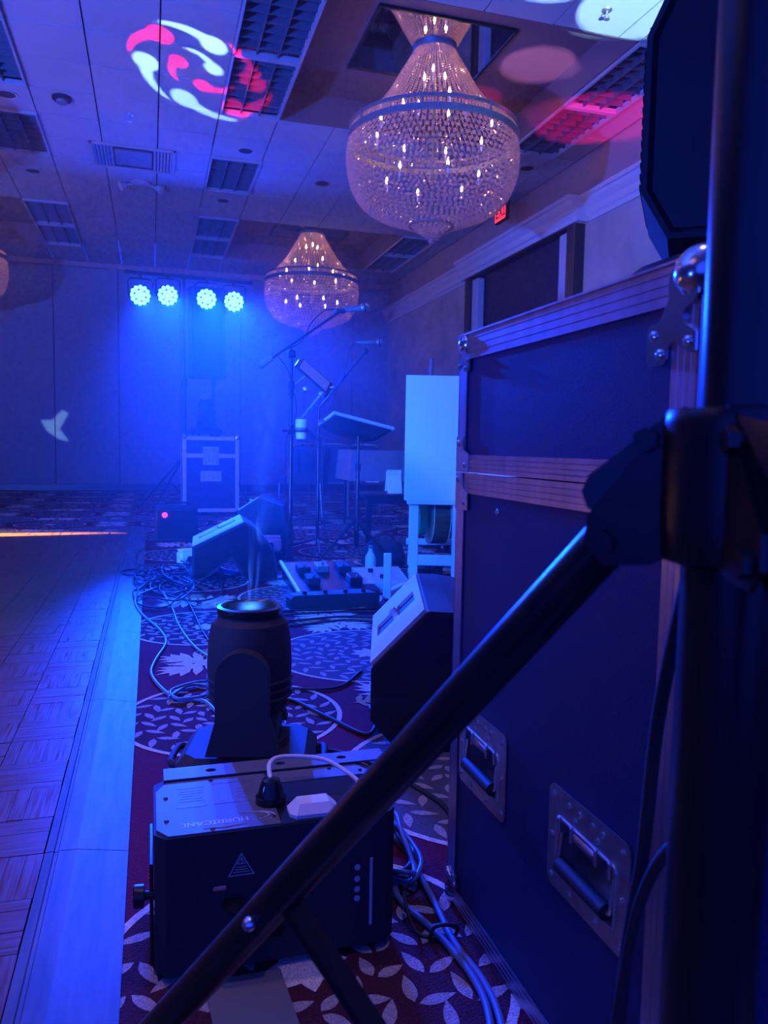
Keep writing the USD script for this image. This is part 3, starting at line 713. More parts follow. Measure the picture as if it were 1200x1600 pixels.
# big ball corners and their lobed plates
def corner(y, z, sy, sz, big):
    """a ball corner on the front face at the given corner; sy, sz point into the face"""
    p_ = part(rc, 'ball_corner', MB().ball((.016, y + sy * .016, z + sz * .016), (.031, .031, .031) if big else (.024, .024, .024), 3), 'chrome', True)
    k = 1 if big else .62
    plate = unary_union([Point(.022, .026).buffer(.026), LineString([(.022, .026), (.056, .078)]).buffer(.013), rrect(.046, .062, .082, .108, .008), LineString([(.045, .066), (.006, .088)]).buffer(.011), sbox(0, 0, .03, .02)])
    plate = plate.buffer(.010).buffer(-.010).intersection(sbox(0, 0, .2, .2)); plate = affinity.scale(plate, k, k, origin=(0, 0))
    plate = affinity.scale(plate, sy, sz, origin=(0, 0)); plate = affinity.translate(plate, y, z)
    part(p_, 'plate', MB().prism(plate, .0036, YZ(-.0042)), 'chrome')
    for (u, v) in ((.070, .075), (.058, .096), (.012, .087)):
        s_ = MB(); screw(s_, (-.0042, y + sy * u * k, z + sz * v * k), (-1, 0, 0), .0062 if big else .0045); part(p_, 'screw', s_, 'chrome', 40)
corner(.0, CH, 1, -1, True); corner(W, CH, -1, -1, False); corner(W, .0, -1, 1, False); corner(.0, .0, 1, 1, False)
# strap hinge plates where lid and body meet
for y, sy in ((.0, 1), (W, -1)):
    for z0, z1 in ((.8085, .872), (.742, .8075)):
        q = Polygon([(y, z0), (y + sy * .055, z0), (y + sy * .055, z0 + (.034 if z0 > .8 else .030)), (y + sy * .034, z0 + .04), (y + sy * .030, z1), (y, z1)])
        pl = part(rc, 'corner_plate', MB().prism(q, .0026, YZ(-.0028)), 'zinc')
        s_ = MB(); screw(s_, (-.0028, y + sy * .014, z1 - .012), (-1, 0, 0)); part(pl, 'screw', s_, 'chrome', 40); s_ = MB(); screw(s_, (-.0028, y + sy * .042, z0 + .013), (-1, 0, 0), .005); part(pl, 'screw', s_, 'chrome', 40)
s_ = MB(); screw(s_, (.004, .475, .749), (-1, 0, 0), .006); part(rc, 'panel_screw', s_, 'chrome', 40)
# spring-loaded dished handles
for (a, b, c, d) in HANDLES:
    pl = rrect(a, c, b, d, .014).difference(rrect(a + .026, c + .026, b - .026, d - .040, .008))
    hd = part(rc, 'recessed_handle', MB().prism(pl, .0022, YZ(.0005)), 'zinc')
    dish = MB(); t = .0015; D_ = .045
    ya, yb, za, zb = a + .022, b - .022, c + .022, d - .036
    dish.box((D_, (ya + yb) / 2, (za + zb) / 2), (t, yb - ya, zb - za))
    for y in (ya, yb): dish.box((.004 + D_ / 2, y, (za + zb) / 2), (D_, t, zb - za))
    for z in (za, zb): dish.box((.004 + D_ / 2, (ya + yb) / 2, z), (D_, yb - ya, t))
    part(hd, 'dish', dish, 'zinc')
    rim = MB().tube(np.array([(.0005, y, z) for y, z in list(rrect(a + .026, c + .026, b - .026, d - .040, .008).exterior.coords)[:-1]]), .0034, 6, closed=True)
    part(hd, 'rolled_rim', rim, 'zinc', True)
    part(hd, 'grip', MB().cyl((-.002, a + .040, c + .042), (-.002, b - .040, c + .042), .0112, n=18), 'rubber', 40)
    for y in (a + .034, b - .034):
        bail = MB().tube(curve([(-.002, y + (.008 if y < (a + b) / 2 else -.008), c + .042), (.0, y, c + .048), (.004, y, d - .055), (.006, y, d - .045)], 5), .0042, 8)
        part(hd, 'bail', bail, 'chrome', True)
    sp = MB().cyl((.004, (a + b) / 2 - .026, d - .050), (.004, (a + b) / 2 + .026, d - .050), .0085, n=14)
    part(hd, 'spring_barrel', sp, 'aluminium', 40)
    for y in ((a + b) / 2 - .03, (a + b) / 2 + .03, a + .036, b - .036): part(hd, 'hinge_lug', MB().box((.002, y, d - .048), (.014, .006, .022), .001), 'zinc')
    for y, z in [(a + .012, c + .014), (a + .012, (c + d) / 2), (a + .014, d - .014), (b - .012, c + .014), (b - .012, (c + d) / 2), (b - .014, d - .014)] + [(a + (b - a) * u, d - .014) for u in (.3, .42, .58, .72)] + [(a + (b - a) * u, d - .028) for u in (.36, .64)] + [(a + (b - a) * u, c + .012) for u in (.36, .68)]:
        rv = MB(); screw(rv, (.0004, y, z), (-1, 0, 0), .0044); part(hd, 'rivet', rv, 'chrome', 40)

# ================================================================== octagonal moving head on top of the rack case
t = thing('moving_head', 'large black stage light with a chamfered head standing on top of the rack flight case', 'stage light', (.955, 1.0, CH), -.66)
b = MB(); pts = []
for a in np.arange(16) / 16 * 2 * PI:
    pts += [(.30 * math.cos(a), .235 * math.sin(a), .0), (.295 * math.cos(a), .23 * math.sin(a), .045), (.24 * math.cos(a), .20 * math.sin(a), .085)]
b.hull(pts); part(t, 'base', b, 'black_plastic', 30)
for z in (.016, .034): part(t, 'base_groove', MB().tube(np.array([(.302 * math.cos(a), .237 * math.sin(a), z) for a in np.arange(32) / 32 * 2 * PI]), .004, 6, closed=True), 'black_metal', True)
part(t, 'turntable', MB().lathe([(0, .05), (.13, .05), (.12, .085), (.05, .09), (0, .09)], 28), 'black_plastic', 40)
oct8 = Polygon([(-.225, .18), (-.185, .11), (.15, .11), (.18, .16), (.18, .47), (.15, .52), (-.14, .52), (-.20, .455), (-.225, .40)])
hd = part(t, 'head', MB().prism(oct8, .24, XZ(.12)), 'black_plastic')
part(hd, 'side_shell', MB().prism(oct8.buffer(-.016, join_style=2), .010, XZ(-.118)), 'black_metal')
part(hd, 'side_rim', MB().prism(oct8.difference(oct8.buffer(-.008, join_style=2)), .016, XZ(-.118)), 'black_plastic')
for k in range(15): part(hd, 'cooling_fin', MB().box((-.222 + (k * .0), 0, .195 + .016 * k) if k < 13 else (-.216, 0, .195 + .016 * k), (.014, .225, .006)), 'black_metal')
part(hd, 'lens_barrel', MB().lathe([(.0, .515), (.085, .515), (.085, .545), (.07, .548), (.068, .53), (0, .53)], 28, (-.02, 0, 0)), 'black_plastic', 40)
for s in (-1, 1): part(t, 'yoke_arm', MB().prism(unary_union([sbox(-.02, .09, .14, .34), Point(.06, .34).buffer(.08)]), .035, XZ(s * .15 + .0175)), 'black_plastic', 30)
part(t, 'yoke_bridge', MB().box((.06, 0, .095), (.18, .33, .03), .008), 'black_plastic')

# ================================================================== HEAVY LIGHTING STAND (right edge)
PXc, PYc = .367, .425
st = thing('lighting_stand', 'big black tripod crank stand in front of the rack case, cut by the right edge', 'stand', (PXc, PYc, 0))
part(st, 'upper_tube', MB().cyl((0, 0, .80), (0, 0, 2.4), .0245, n=36), 'black_metal', 40)
part(st, 'lower_tube', MB().cyl((0, 0, .03), (0, 0, .86), .031, n=36), 'black_metal', 40)
part(st, 'collar', MB().lathe([(.031, .775), (.046, .78), (.048, .80), (.048, .868), (.044, .878), (.0247, .880), (.0247, .775)], 36, closed=True), 'black_metal', 40)
foot = [(-.47, .525), (-.22, -.70), (.72, .15)]
for k, (fx, fy) in enumerate(foot):
    d = np.array([fx, fy, 0.]); L = np.linalg.norm(d); d /= L; side = np.array([-d[1], d[0], 0])
    top = d * .066 + [0, 0, .806]; bot = np.array([fx, fy, .024])
    lg = part(st, 'leg', MB().cyl(top, bot, .0182, n=28), 'black_metal', 40)
    ax = (bot - top) / np.linalg.norm(bot - top)
    part(lg, 'rubber_foot', MB().cyl(bot - ax * .03, bot + ax * .022, .021, n=16), 'rubber', 40)
    mid = top + (bot - top) * .52
    bl = MB(); bl.cyl(mid - side * .021, mid + side * .021, .0055, n=10); bl.ball(mid - side * .021, (.007, .007, .007), 1).ball(mid + side * .021, (.007, .007, .007), 1)
    part(lg, 'bolt', bl, 'chrome', 40)
    br = MB()
    T = mat4(d, side, (0, 0, 1))
    for s in (-1, 1):
        pl = Polygon([(.030, .785), (.046, .775), (.078, .772), (.092, .786), (.090, .806), (.070, .832), (.044, .868), (.030, .868)])
        br.prism(pl, .004, T @ mat4((1, 0, 0), (0, 0, 1), (0, -1, 0), (0, s * .0215 + .002, 0)))
    bk = part(st, 'leg_bracket', br, 'black_metal')
    cap = MB(); u = d * .080 + np.array([0, 0, .822]); v = d * .03 + np.array([0, 0, .868])
    cap.hull([p + side * s * .020 + w for p, rr in ((u, .016), (v, .012)) for s in (-1, 1) for w in [np.array([0, 0, math.sin(a) * rr]) + d * math.cos(a) * rr for a in np.arange(8) / 8 * 2 * PI]])
    part(bk, 'bracket_cap', cap, 'gloss_black', 30)
    for q in (.078, .052):
        bl = MB(); c = d * q + np.array([0, 0, .788 if q > .06 else .858]); bl.cyl(c - side * .027, c + side * .027, .005, n=10); bl.cyl(c - side * .030, c - side * .024, .0085, n=6); bl.cyl(c + side * .024, c + side * .030, .0085, n=6); part(bk, 'bracket_bolt', bl, 'black_metal', 30)
    lo = d * .034 + [0, 0, .14]
    p1 = top + (bot - top) * .47
    w = np.array([0, 0, 1.0]); ax2 = (lo - p1) / np.linalg.norm(lo - p1); nrm = np.cross(side, ax2)
    part(st, 'brace', MB().hull([q + side * s * .012 + nrm * r_ * .004 - w * .018 for q in (p1, lo) for s in (-1, 1) for r_ in (-1, 1)]), 'black_metal')
part(st, 'lower_collar', MB().lathe([(.0312, .09), (.045, .092), (.045, .135), (.0312, .137)], 28, closed=True), 'black_metal', 40)
def cable_thing(label, pts, r=.0045, mat='cable_black', group=None, n=8, name='cable'):
    c = curve(pts, 7); return solo(name, MB().tube(c, r, n), mat, label, 'cable', smooth=True, group=group)
cable_thing('thick black cable hanging down beside the stand tube in front of the rack case', [(.375, .462, .775), (.40, .50, .765), (.435, .555, .735), (.462, .62, .60), (.47, .645, .45), (.472, .66, .38), (.47, .668, .30), (.468, .672, .14), (.455, .65, .012), (.40, .60, .006)], .0068)
cable_thing('short black cable looping from the stand tube into the hanging cable', [(.392, .455, .53), (.43, .535, .512), (.455, .585, .487), (.462, .625, .43), (.460, .645, .36), (.452, .655, .22), (.45, .64, .08), (.43, .60, .006), (.36, .56, .006)], .0058)

# ================================================================== HAZE MACHINE
hz = thing('haze_machine', 'boxy black haze machine with a grey top panel and fluid tank, in the foreground', 'haze machine', (.0, 1.21, 0))
HW, HD, HH = .395, .225, .24
pf = Polygon([(.0, .018), (.0, HH - .014), (.014, HH - .001), (HD - .0, HH - .001), (HD, HH - .02), (HD, .02)])
ol = Polygon([(.0, .02), (.018, .0), (HW - .018, .0), (HW, .02), (HW, HD - .02), (HW - .02, HD), (.02, HD), (.0, HD - .02)])
part(hz, 'housing', MB().prism(ol, HH - .014, z0=.012), 'black_plastic')
well = rrect(.215, .052, .372, .168, .012)
tp = Polygon([(.004, .03), (.022, .004), (HW - .022, .004), (HW - .004, .03), (HW - .004, HD - .055), (HW - .022, HD - .02), (.022, HD - .02), (.004, HD - .055)])
ptop = part(hz, 'top_panel', MB().prism(tp.difference(sbox(.198, .0, .38, .158)), .0025, z0=HH - .0018), 'hazer_top', label='grey top panel')
part(hz, 'tank_bay', MB().box((.289, .080, HH - .001), (.182, .156, .0015)), 'gloss_black')
for x, y in ((.02, .055), (.02, .14), (.09, .012), (.10, HD - .028), (.20, HD - .028), (.19, .03), (.375, HD - .05), (.32, HD - .028)): s_ = MB(); screw(s_, (x, y, HH + .0005), (0, 0, 1), .0042); part(ptop, 'screw', s_, 'black_metal', 40)
flip = lambda x, y, s=1: mat4((-1, 0, 0), (0, -1, 0), (0, 0, 1), (x, y, HH + .0007))
part(ptop, 'lettering', MB().text('HURRICANE', .0135, .0004, flip(.150, .040), bold=True), 'print_grey', label='HURRICANE lettering, upside down')
sw = MB()
for (r1, ofs, L) in ((.034, 0, 1.9), (.027, .004, 1.5)):
    pts = [(.150 + r1 * 1.25 * math.cos(a), .036 + ofs + r1 * .55 * math.sin(a), HH + .001) for a in np.linspace(-1.2, L, 18)]
    sw.tube(pts, [.0012 * math.sin(PI * i / 17) + .0002 for i in range(18)], 4)
sw.tube([(.145, .018, HH + .001), (.105, .014, HH + .001), (.075, .016, HH + .001)], [.0008, .0012, .0003], 4)
part(ptop, 'swoosh_mark', sw, 'print_grey')
lb = MB()
def outline(mb, x0, y0, x1, y1, w, z): mb.prism(sbox(x0, y0, x1, y1).difference(sbox(x0 + w, y0 + w, x1 - w, y1 - w)), .0004, z0=z)
outline(lb, .098, .098, .176, .180, .0008, HH + .0007)
for k in range(4): lb.box((.155, .115 + .012 * k, HH + .0009), (.030 - .004 * (k % 2), .0016, .0004))
outline(lb, .036, .098, .088, .172, .0008, HH + .0007)
for k in range(5): lb.box((.062, .120 + .010 * k, HH + .0009), (.044 - .006 * (k % 3), .0014, .0004))
part(ptop, 'printed_label', lb, 'print_dark')
bar = MB()
for k in range(20): bar.box((.040 + .0022 * k, .100, HH + .001), (.0007 + .0005 * (k * 7 % 3), .010, .0005))
part(ptop, 'barcode_strip', bar, 'print_dark')
# the raised mounting bar along the back edge
hb = sbox(.010, 0, .43, .052)
for x in (.095, .225, .345): hb = hb.difference(affinity.scale(Point(x, .026).buffer(.0085), 1.15, .9))
part(hz, 'mounting_bar', MB().prism(hb, .003, mat4((1, 0, 0), (0, 1, 0), (0, 0, 1), (.008, HD - .016, HH + .001))), 'hazer_top')
tk = part(hz, 'fluid_tank', MB().hull([(x, y, z) for x, y in [(.215, .022), (.225, .01), (.285, .01), (.298, .022), (.298, .05), (.285, .064), (.225, .064), (.215, .05)] for z in (HH, HH + .006)] + [(x, y, HH + .020) for x, y in ((.232, .022), (.282, .022), (.282, .052), (.232, .052))]), 'white_plastic', 30, label='white translucent fluid bottle')
part(hz, 'tank_cap', MB().lathe([(.026, 0), (.026, .012), (.022, .016), (.019, .03), (.015, .040), (.0, .042)], 22, (.193, .085, HH)), 'gloss_black', 35)
part(hz, 'fluid_hose', MB().tube(curve([(.193, .09, HH + .036), (.198, .13, HH + .05), (.23, .165, HH + .045), (.30, .16, HH + .035), (.34, .12, HH + .02), (.36, .09, HH + .005)], 8), .0042, 8), 'white_plastic', True)
tri = Polygon([(-.021, 0), (.021, 0), (0, .038)])
tg = MB().prism(tri.difference(tri.buffer(-.0016, join_style=2)), .0006, XZ(-.0002))
ti = Polygon([(-.007, .019), (.007, .019), (0, .031)]); tg.prism(ti.difference(ti.buffer(-.001, join_style=2)), .0006, XZ(-.0002))
tg.text('!', .007, .0006, mat4((1, 0, 0), (0, 0, 1), (0, -1, 0), (-.0009, -.0002, .0205)), True)
for k in range(3): tg.box((0, -.0005, .006 + .004 * k), (.026 - .005 * k, .0006, .0012))
pz = part(hz, 'warning_label', [m.apply_translation((.134, 0, .164)) or m for m in [tg.get()]][0], 'print_grey', label='triangular warning label')
part(hz, 'side_knob', MB().lathe([(.0, -.002), (.007, -.002), (.007, .014), (.018, .016), (.018, .030), (.016, .032), (0, .032)], 18, T=aim((0, .03, .135), (-1, 0, 0))), 'black_metal', 35)
part(hz, 'hinge_bracket', MB().box((-.004, .10, .10), (.006, .14, .17), .001), 'black_metal')
nz = part(hz, 'output_nozzle', MB().lathe([(.030, .0), (.034, .012), (.030, .030), (.026, .030), (.024, .004), (0, .002)], 24, T=aim((.145, .004, .075), (0, -1, .1))), 'gloss_black', 35)
wr_ = MB()
rr = np.random.default_rng(3)
for k in range(9):
    a = rr.uniform(0, 2 * PI); x = .145 + rr.uniform(-.05, .05); z = .09 + rr.uniform(-.035, .045)
    wr_.hull([(x + rr.uniform(-.022, .022), -.004 - rr.uniform(0, .010), z + rr.uniform(-.016, .016)) for _ in range(6)] + [(x, .002, z), (x + .01, .002, z + .01), (x - .01, .002, z + .01)])
part(hz, 'nozzle_shroud', wr_, 'gloss_black')
part(hz, 'front_latch', MB().box((.100, -.004, .150), (.022, .008, .008), .002), 'chrome')
for k, z in enumerate((.150, .130, .112, .096)): part(hz, 'status_button', MB().lathe([(0, -.001), (.0055, -.001), (.005, .0015), (0, .002)], 14, T=aim((.326, 0, z), (0, -1, 0))), 'print_grey')
part(hz, 'level_strip', MB().box((.350, -.001, .105), (.0052, .003, .118), .001), 'print_grey', label='pale upright level strip')
for x in (.04, HW - .04):
    for y in (.03, HD - .03): part(hz, 'foot', MB().cyl((x, y, 0), (x, y, .014), .014, n=12), 'rubber', 40)
solo('drip_tray', MB().prism(Polygon([(.085, 1.02), (.205, 1.035), (.195, 1.195), (.075, 1.195)]), .003, z0=.003), 'sheet_grey', 'pale flat sheet on the carpet under the front of the haze machine', 'tray')

# ================================================================== FLOOR MONITORS
def monitor(label, front, loc, rotz, depth, slots_on, group=None):
    """front: outline (x, z) of the end that faces the camera; slots_on: the edge (two points) whose sloping face carries the handle"""
    t = thing('floor_monitor', label, 'stage monitor', loc, rotz, group)
    part(t, 'cabinet', MB().prism(front, depth, XZ(depth)), 'black_plastic')
    part(t, 'end_panel', MB().prism(front.buffer(-.014, join_style=2), .004, XZ(-.0005)), 'black_metal')
    (x0, z0), (x1, z1) = slots_on; d = np.array([x1 - x0, 0, z1 - z0]); L = np.linalg.norm(d); d /= L; nrm = np.array([-d[2], 0, d[0]])
    T = mat4(d, (0, 1, 0), -np.cross(d, (0, 1, 0)) * -1, (x0, 0, z0))
    if (T[:3, 2] @ nrm) < 0: T[:3, 2] *= -1
    pl = sbox(.006, .02, L - .006, depth - .02)
    for u0, u1 in ((.14, .46), (.54, .86)): pl = pl.difference(rrect(L * u0, depth * .38, L * u1, depth * .60, .008))
    hp = part(t, 'handle_panel', MB().prism(pl, .010, mat4(T[:3, 0], T[:3, 1], T[:3, 2], T[:3, 3])), 'panel_grey', label='sloping handle panel')
    part(hp, 'handle_knob', MB().lathe([(0, 0), (.014, 0), (.012, .02), (0, .024)], 12, T=T @ mat4((1, 0, 0), (0, 1, 0), (0, 0, 1), (L * .5, depth * .49, .008))), 'panel_grey', 40)
    return t
ROT = -math.radians(16.5)
oR = np.array([.583, 2.05]); 
fr_ = Polygon([(0, .235), (0, .089), (.076, .003), (.36, .003), (.44, .06), (.44, .30), (.40, .37), (.225, .398), (.157, .400)])
monitor('floor monitor wedge leaning beside the rack flight case, nearest and largest', fr_, (.583, 2.05, 0), ROT, .66, ((0, .235), (.157, .400)))
f1 = Polygon([(0, .219), (0, .02), (.02, .004), (.095, .03), (.235, .142), (.325, .004), (.515, .004), (.53, .04), (.50, .20), (.40, .325), (.32, .374)])
monitor('floor monitor wedge with a notched underside at the cable pile', f1, (.237, 4.90, 0), -.06, .50, ((0, .219), (.32, .374)))
f2 = Polygon([(0, .03), (.02, .004), (.40, .004), (.43, .10), (.37, .39), (.19, .455), (.03, .35)])
monitor('floor monitor wedge in the haze behind the notched one', f2, (.60, 6.0, 0), -.25, .50, ((.03, .35), (.19, .455)))
# ================================================================== STAGE LAMP BAR
ls = thing('lamp_bar_stand', 'dark T-bar lighting stand carrying the four blue stage lamps', 'stand', (.41, 10.3, 0))
part(ls, 'pole', MB().cyl((0, 0, .05), (0, 0, 1.7), .022, n=14).cyl((0, 0, 1.6), (0, 0, 2.95), .016, n=14), 'black_metal', 40)
part(ls, 'crossbar', MB().box((.02, 0, 2.935), (1.56, .04, .04), .004, T=rot((0, 1, 0), 1.0, (0, 0, 0))), 'black_metal')
part(ls, 'collar', MB().cyl((0, 0, 1.58), (0, 0, 1.68), .034, n=14).cyl((0, 0, .62), (0, 0, .70), .034, n=14), 'black_metal', 40)
for a in (2.75, 4.0, .5):
    d = np.array([math.cos(a), math.sin(a), 0]); part(ls, 'leg', MB().cyl(d * .03 + [0, 0, .68], d * .62 + [0, 0, .015], .014, n=10), 'black_metal', 40)
    part(ls, 'leg_brace', MB().cyl(d * .03 + [0, 0, .2], d * .30 + [0, 0, .37], .008, n=8), 'black_metal')
def make_par(label, loc, rotz, tilt=8):
    t = thing('par_lamp', label, 'stage lamp', loc, rotz, None)
    T = rot((1, 0, 0), tilt) @ rot((1, 0, 0), 90)            # lamp axis z -> -y, nodding down
    part(t, 'can', MB().lathe([(0, -.15), (.08, -.145), (.12, -.08), (.128, -.02), (.130, .018), (.127, .019), (.125, .0), (0, -.001)], 30, T=T), 'black_metal', 40)
    part(t, 'yoke', MB().tube([(-.145, 0, 0), (-.145, 0, .17), (-.11, 0, .2), (.11, 0, .2), (.145, 0, .17), (.145, 0, 0)], .010, 8).cyl((0, 0, .2), (0, 0, .25), .016, n=10), 'black_metal', 40)
    for sx in (-1, 1): part(t, 'clamp_knob', MB().cyl((sx * .118, 0, 0), (sx * .15, 0, 0), .022, n=12), 'black_plastic', 40)
    for ring, (n_, r) in enumerate(((1, 0), (6, .050), (12, .098))):
        for k in range(n_):
            a = 2 * PI * k / n_ + ring * .26; m = MB().lathe([(0, -.001), (.0245, .0), (.0238, .007), (.015, .015), (0, .018)], 10, (r * math.cos(a), r * math.sin(a), .002), T=T)
            part(t, 'led_lens', m, 'led_lens', True)
    return t
par0 = make_par('leftmost of the four blazing blue stage lamps on the bar', (-.115, 10.25, 2.665), .12)
dup(par0, 'second from left of the four blazing blue stage lamps on the bar', (.212, 10.25, 2.685), .05)
dup(par0, 'third from left of the four blue stage lamps on the bar', (.682, 10.25, 2.675), -.05)
dup(par0, 'rightmost and dimmest looking of the four blue stage lamps on the bar', (1.024, 10.25, 2.665), -.15)

# ================================================================== LOUDSPEAKER ON A POLE
sp = thing('speaker_stand', 'black speaker tripod behind the small flight case', 'stand', (.80, 10.75, 0))
part(sp, 'pole', MB().cyl((0, 0, .1), (0, 0, 1.74), .019, n=14), 'black_metal', 40)
part(sp, 'collar', MB().cyl((0, 0, 1.0), (0, 0, 1.1), .032, n=12).cyl((0, 0, 1.62), (0, 0, 1.70), .03, n=12), 'black_metal', 40)
for a in (.1, 2.2, 5.0):
    d = np.array([math.cos(a), math.sin(a), 0]); part(sp, 'leg', MB().cyl(d * .03 + [0, 0, 1.02], d * .50 + [0, 0, .014], .013, n=10), 'black_metal', 40)
    part(sp, 'strut', MB().cyl(d * .02 + [0, 0, .35], d * .28 + [0, 0, .49], .008, n=8), 'black_metal')
lsp = thing('loudspeaker', 'black loudspeaker on a pole under the blue stage lamps', 'loudspeaker', (.72, 10.75, 1.74))
cab = Polygon([(-.24, -.02), (-.20, -.17), (.20, -.17), (.24, -.02), (.17, .20), (-.17, .20)])
part(lsp, 'cabinet', MB().prism(cab, 1.12, z0=0.0), 'black_plastic')
part(lsp, 'grille', MB().box((0, -.176, .57), (.38, .014, 1.04), .006), 'black_metal')
part(lsp, 'top_cap', MB().prism(cab.buffer(.008), .03, z0=1.115), 'black_plastic'); part(lsp, 'bottom_cap', MB().prism(cab.buffer(.008), .03, z0=-.012), 'black_plastic')

# ================================================================== SMALL FLIGHT CASE
fc = thing('flight_case', 'small upright flight case with pale edging and a butterfly latch under the stage lamps', 'flight case', (.36, 9.6, 0))
W2, H2, D2 = .66, .945, .55
part(fc, 'body', MB().box((W2 / 2, D2 / 2, .03 + .335), (W2 - .01, D2 - .01, .67), .004), 'case_laminate'); part(fc, 'lid', MB().box((W2 / 2, D2 / 2, .82), (W2 - .01, D2 - .01, .24), .004), 'case_laminate')
e = .042
for x in (e / 2, W2 - e / 2):
    for y in (0, D2):
        part(fc, 'edge_rail', MB().box((x, y, .485), (e, .006, .91), .001).box((0 if x < .1 else W2, y + (e / 2 if y == 0 else -e / 2), .485), (.006, e, .91), .001), 'panel_grey')
for z, h in ((H2 - .022, .044), (.06, .044), (.716, .05)):
    for y in (0, D2): part(fc, 'cross_rail', MB().box((W2 / 2, y, z), (W2, .008, h), .001), 'panel_grey')
    for x in (0, W2): part(fc, 'cross_rail', MB().box((x, D2 / 2, z), (.008, D2, h), .001), 'label_plate')
for x in (.02, W2 - .02):
    for y in (.02, D2 - .02):
        for z in (.05, H2 - .01): part(fc, 'ball_corner', MB().ball((x, y, z), (.038, .038, .034), 2), 'chrome', True)
lt = part(fc, 'butterfly_latch', MB().box((W2 / 2, -.006, .715), (.19, .012, .22), .012), 'label_plate')
part(lt, 'wing', MB().box((W2 / 2 - .045, -.015, .715), (.07, .01, .18), .006), 'zinc'); part(lt, 'wing', MB().box((W2 / 2 + .045, -.015, .715), (.07, .01, .18), .006), 'zinc')
hp = part(fc, 'front_plate', MB().box((W2 / 2, -.004, .47), (.245, .008, .125), .006), 'label_plate')
for k in range(4): part(hp, 'slot', MB().box((W2 / 2 - .084 + .056 * k, -.009, .47), (.036, .004, .085), .004), 'zinc')
for x in (.08, W2 - .08):
    for y in (.08, D2 - .08): part(fc, 'caster', MB().cyl((x - .012, y, .03), (x + .012, y, .03), .03, n=14), 'rubber', 40)

# ================================================================== AMP BOX WITH A RED LAMP, SMALL WHITE BOXES
t = thing('power_amplifier', 'low black equipment box with one red lamp left of the notched floor monitor', 'amplifier', (.02, 7.0, 0))
part(t, 'cabinet', MB().box((.19, .2, .15), (.36, .4, .29), .01), 'black_plastic'); part(t, 'front_panel', MB().box((.19, -.004, .15), (.33, .012, .24), .004), 'black_metal')
part(t, 'red_lamp', MB().lathe([(0, -.002), (.024, -.002), (.02, .01), (0, .014)], 14, T=aim((.09, -.01, .235), (0, -1, 0))), 'red_led')
part(t, 'handle', MB().tube(curve([(.08, .2, .29), (.10, .2, .325), (.28, .2, .325), (.30, .2, .29)], 5), .010, 8), 'black_metal', True)
for x in (.05, .33):
    for y in (.05, .35): part(t, 'foot', MB().cyl((x, y, 0), (x, y, .008), .015, n=10), 'rubber')
def whitebox(label, loc, rz):
    t = thing('power_box', label, 'power box', loc, rz)
    part(t, 'case', MB().box((0, 0, .05), (.13, .10, .10), .014), 'white_plastic'); part(t, 'lid', MB().box((0, 0, .108), (.12, .09, .016), .006), 'white_plastic')
    part(t, 'plug', MB().cyl((.0, -.05, .05), (0, -.075, .05), .022, n=12), 'rubber', 40)
whitebox('small white power box at the left end of the notched floor monitor', (.24, 5.62, .0), .3)
whitebox('small white power box behind the right side of the notched floor monitor', (.835, 5.62, .085), -.3)
solo('cable_ramp', MB().prism(Polygon([(-.09, 0), (.09, 0), (.075, .085), (-.075, .085)]), .18, mat4((1, 0, 0), (0, 0, 1), (0, -1, 0), (.835, 5.72, 0))), 'rubber', 'dark rubber block under the small white power box on the right', 'block')

# ================================================================== MICROPHONE STANDS
def mic(label, T):
    t = thing('microphone', label, 'microphone')
    part(t, 'handle', MB().lathe([(0, -.17), (.011, -.17), (.013, -.15), (.019, -.02), (.021, 0), (0, 0)], 16, T=T), 'grey_steel', 40)
    part(t, 'grille', MB().lathe([(.021, 0), (.027, .008), (.0275, .025), (.022, .045), (.010, .055), (0, .056)], 18, T=T), 'zinc', 40)
    part(t, 'band', MB().lathe([(.0225, .018), (.0295, .02), (.0295, .026), (.0225, .028)], 18, T=T, closed=True), 'black_metal')
    return t
X0, Y0 = .94, 5.45
ms = thing('microphone_stand', 'tall microphone stand with a long rising boom crossing the far chandelier', 'microphone stand', (X0, Y0, 0))
part(ms, 'base', MB().lathe([(0, 0), (.125, 0), (.13, .012), (.12, .03), (.03, .045), (.02, .09), (0, .09)], 28), 'black_metal', 40)
part(ms, 'lower_pole', MB().cyl((0, 0, .05), (0, 0, .98), .0145, n=14), 'black_metal', 40)
part(ms, 'upper_pole', MB().cyl((0, 0, .95), (0, 0, 1.47), .0105, n=14), 'black_metal', 40)
part(ms, 'clutch', MB().cyl((0, 0, 1.20), (0, 0, 1.30), .021, n=14).cyl((0, 0, .93), (0, 0, 1.0), .02, n=14), 'black_plastic', 40)
bj = np.array([.0, 0, 1.485])
part(ms, 'boom_clamp', MB().box(bj, (.05, .06, .055), .008).cyl(bj + [0, -.03, 0], bj + [0, -.065, 0], .012, n=10).cyl(bj + [0, 0, .02], bj + [.0, 0, .075], .007, n=8), 'black_metal')
bA, bB = np.array([-.225, 0, 1.385]), np.array([.335, 0, 1.795])
part(ms, 'boom', MB().cyl(bA, bB, .0085, n=10), 'black_metal', 40)
part(ms, 'counterweight', MB().cyl(bA, bA + (bB - bA) * .16, .018, n=12), 'grey_steel', 40)
part(ms, 'mic_clip', MB().box((.345, 0, 1.80), (.06, .03, .03), .006), 'black_plastic')
Tm = aim((X0 + .49, Y0, 1.832), (1, -.1, .16)); Tm = mat4(Tm[:3, 0] * 1.15, Tm[:3, 1] * 1.15, Tm[:3, 2] * 1.15, Tm[:3, 3])
mic('microphone pointing right at the end of the long boom in front of the far chandelier', Tm)
